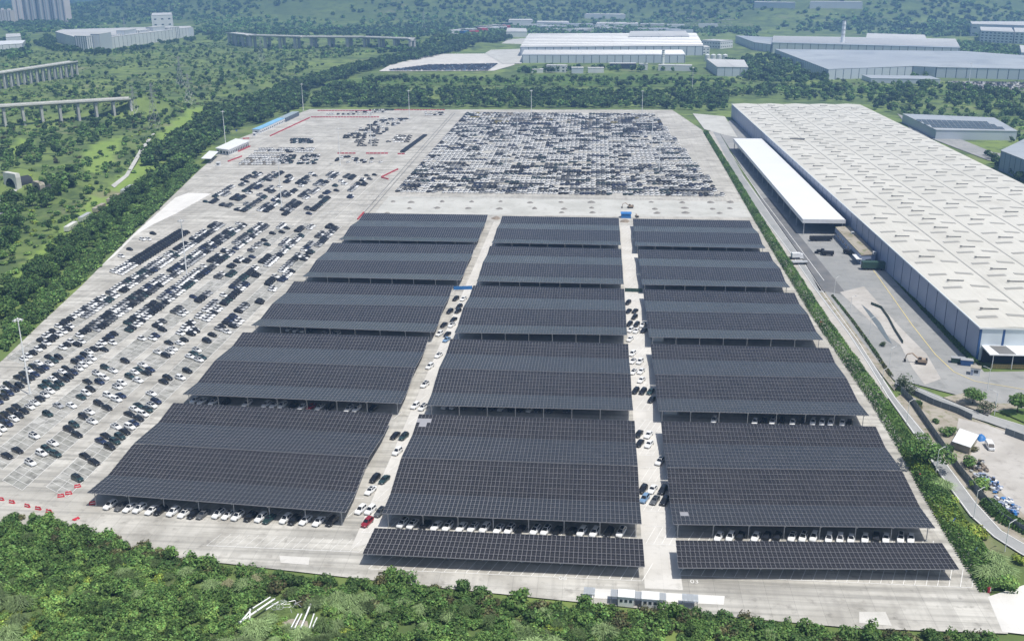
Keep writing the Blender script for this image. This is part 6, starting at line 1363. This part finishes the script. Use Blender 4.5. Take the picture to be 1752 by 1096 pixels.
scatter([(1240, 165), (1752, 192), (1752, 160), (1600, 146), (1300, 150)], 330, ['dark', 'mid', 'mid'], .7, 1.35, 'behind the long warehouse')
scatter([(1480, 184), (1540, 200), (1752, 225), (1752, 190), (1500, 178)], 90, ['mid', 'light', 'dark'], .7, 1.2, 'at the far right of the warehouse')
scatter([(1640, 232), (1752, 246), (1752, 236), (1650, 224)], 46, ['mid', 'dark'], .5, .9, 'below the solar roofed hall')
rowtrees([(1690, 268), (1720, 290), (1752, 315)], 7, ['dark', 'mid'], .6, .9, 'along the right wall of the warehouse', 2)
scatter([(1230, 110), (1320, 96), (1415, 138), (1420, 150), (1280, 142)], 240, ['dark', 'mid'], .9, 1.5, 'between the factory and the grey halls')
scatter([(1560, 135), (1640, 128), (1640, 122), (1570, 124)], 30, ['mid'], .9, 1.2, 'in the notch of the grey halls')
scatter([(0, 300), (0, 165), (200, 150), (400, 130), (520, 100), (560, 145), (400, 180), (330, 190), (100, 240)], 420, ['mid', 'light', 'dark', 'light'], .5, 1.1, 'in the wide green valley on the left')
scatter([(0, 165), (0, 130), (130, 90), (400, 70), (640, 90), (520, 110), (400, 140)], 380, ['light', 'mid', 'light', 'dark'], .6, 1.2, 'in the wide green valley on the left')
scatter([(60, 78), (100, 90), (160, 96), (330, 72), (340, 66), (190, 90), (120, 86), (80, 62)], 160, ['dark'], .9, 1.5, 'around the white plant')
CAND.sort(key=lambda c: c[0])
NT = 296-NTREE[0]; cnt = {}
near = CAND[:NT]; near.sort(key=lambda c: (c[6], PJ(c[1], c[2])[0]))
for d, x, y, z, k, s, wh in near:
    i = cnt.get(wh, 0); cnt[wh] = i+1
    tree(k, x, y, s, '%s tree %s, %s from the left' % ({'d': 'dark green', 'm': 'mid green', 'l': 'light green'}[k[0]], wh, nth(i)), 'trees '+wh, z)
inst = [place(LT[k], x, y, z, s, random.uniform(0, 6.28)) for d, x, y, z, k, s, wh in CAND[NT:]]
# far woods on the hills
def woods(poly, n, kinds, smin, smax):
    P = [tuple(GT(*q)[:2]) for q in poly]; out = []
    for x, y in sample(P, n):
        if vnoise(x, y, 150, 8)+random.uniform(-.3, .3) > .28: continue
        out.append(place(XL_[random.choice(kinds)+str(random.randrange(3))], x, y, float(H(x, y)), random.uniform(smin, smax), random.uniform(0, 6.28)))
    return out
inst2 = []
for poly, n_ in (([(0, 215), (0, 80), (130, 95), (340, 72), (640, 78), (520, 120), (400, 175), (330, 190), (150, 215)], 3000), ([(600, 150), (1752, 175), (1752, 140), (1200, 128), (640, 130)], 900)):
    P = [tuple(GT(*q)[:2]) for q in poly]
    for x, y in sample(P, n_):
        if vnoise(x, y, 60, 11) > .35: continue
        V, Q, T = place(XL_[random.choice(['light', 'mid', 'light'])+str(random.randrange(3))], x, y, float(H(x, y))-.3, random.uniform(.25, .6), random.uniform(0, 6.28)); inst2.append((V, Q, T*np.array([1.0, .85, .95])))
for k in range(30000):
    y = 2350*(5200/2350)**rng.random(); x = rng.uniform(-.62, .50)*y
    px, py, _ = PJ(x, y, float(H(x, y)))
    if py < -25 or px < -60 or px > 1810: continue
    cov = vnoise(x, y, 210, 8)+.6*vnoise(x, y, 80, 9)
    lim = .45 if 330 < px < 1240 else .05
    if y < 2750 and px > 880: lim -= .12
    if cov > lim+rng.normal(0, .15)+(.35 if y > 3100 else -.1): continue
    kd = 'dark' if cov < lim-.45 or (y > 3000 and rng.random() < .8) else 'mid' if rng.random() < .75 else 'light'
    inst2.append(place(XL_[kd+str(rng.integers(3))], x, y, float(H(x, y)), rng.uniform(.7, 1.6)*(y/3200)**.4, rng.uniform(0, 6.28)))
    if len(inst2) > 13500: break
inst2 += woods([(0, 120), (60, 90), (40, 60), (0, 70)], 130, ['dark', 'mid'], .8, 1.4); inst2 += woods([(340, 70), (560, 100), (720, 72), (700, 60), (400, 52)], 700, ['mid', 'light', 'light', 'dark'], .5, 1.2)
inst2 += woods([(640, 92), (760, 86), (880, 60), (860, 52), (740, 66)], 420, ['dark'], .8, 1.4); inst2 += woods([(870, 56), (1260, 58), (1300, 70), (1300, 50), (880, 48)], 600, ['dark', 'mid'], .7, 1.3)
inst2 += woods([(1590, 82), (1752, 104), (1752, 84), (1640, 72)], 420, ['dark', 'mid'], .6, 1.1)
o = link('distant_trees', merge(inst+inst2, [M['leaf']], 'distant_trees')); tag(o, 'hazy woods and scattered trees filling the valley and the hills', kind='stuff')
# shrubs and rough grass on the left slopes
inst = []
for poly, n, ks in (([(0, 612), (140, 482), (340, 288), (325, 284), (120, 470), (0, 570)], 700, ['mid0', 'mid1', 'light0', 'dark0', 'mid0']), ([(0, 600), (340, 290), (330, 275), (150, 380), (0, 480)], 520, ['dark0', 'mid0', 'mid1', 'light0']), ([(0, 480), (200, 330), (330, 215), (300, 190), (0, 330)], 420, ['light0', 'light1', 'mid0', 'yellow0', 'dark0']), ([(0, 330), (330, 190), (380, 175), (0, 220)], 260, ['mid0', 'light0', 'dark0', 'brown0'])):
    P = [tuple(GT(*q)[:2]) for q in poly]
    for x, y in sample(P, n):
        if any(inpoly(x, y, g) for g in GP) and random.random() < .8: continue
        tp = SHR[random.choice(ks)]; q_ = tp[1][::3]; s = random.uniform(.7, 1.5); inst.append((place((tp[0], tp[1], tp[2]), x, y, float(H(x, y)), s, random.uniform(0, 6))))
inst = [(V.reshape(-1, 4, 3)[::4].reshape(-1, 3)*1.0, np.arange(len(V.reshape(-1, 4, 3)[::4])*4).reshape(-1, 4), T[::4]) for V, Q, T in inst]
# fewer, larger leaves at this distance
big = []
for V, Q, T in inst:
    A_ = V.reshape(-1, 4, 3); c = A_.mean(1, keepdims=True); big.append(((c+(A_-c)*1.9).reshape(-1, 3), Q, T))
o = link('scrub', merge(big, [M['leaf']], 'scrub')); tag(o, 'low green scrub and rough grass over the left slopes', kind='stuff')

hedge('planting_strip', [(1512, 455), (1580, 528), (1640, 592), (1672, 625)], (2.6, 3.0), (1.0, 1.3), 9000, 'dark green planting strip along the foot of the warehouse wall', ['dark', 'mid', 'dark'], kind='stuff')
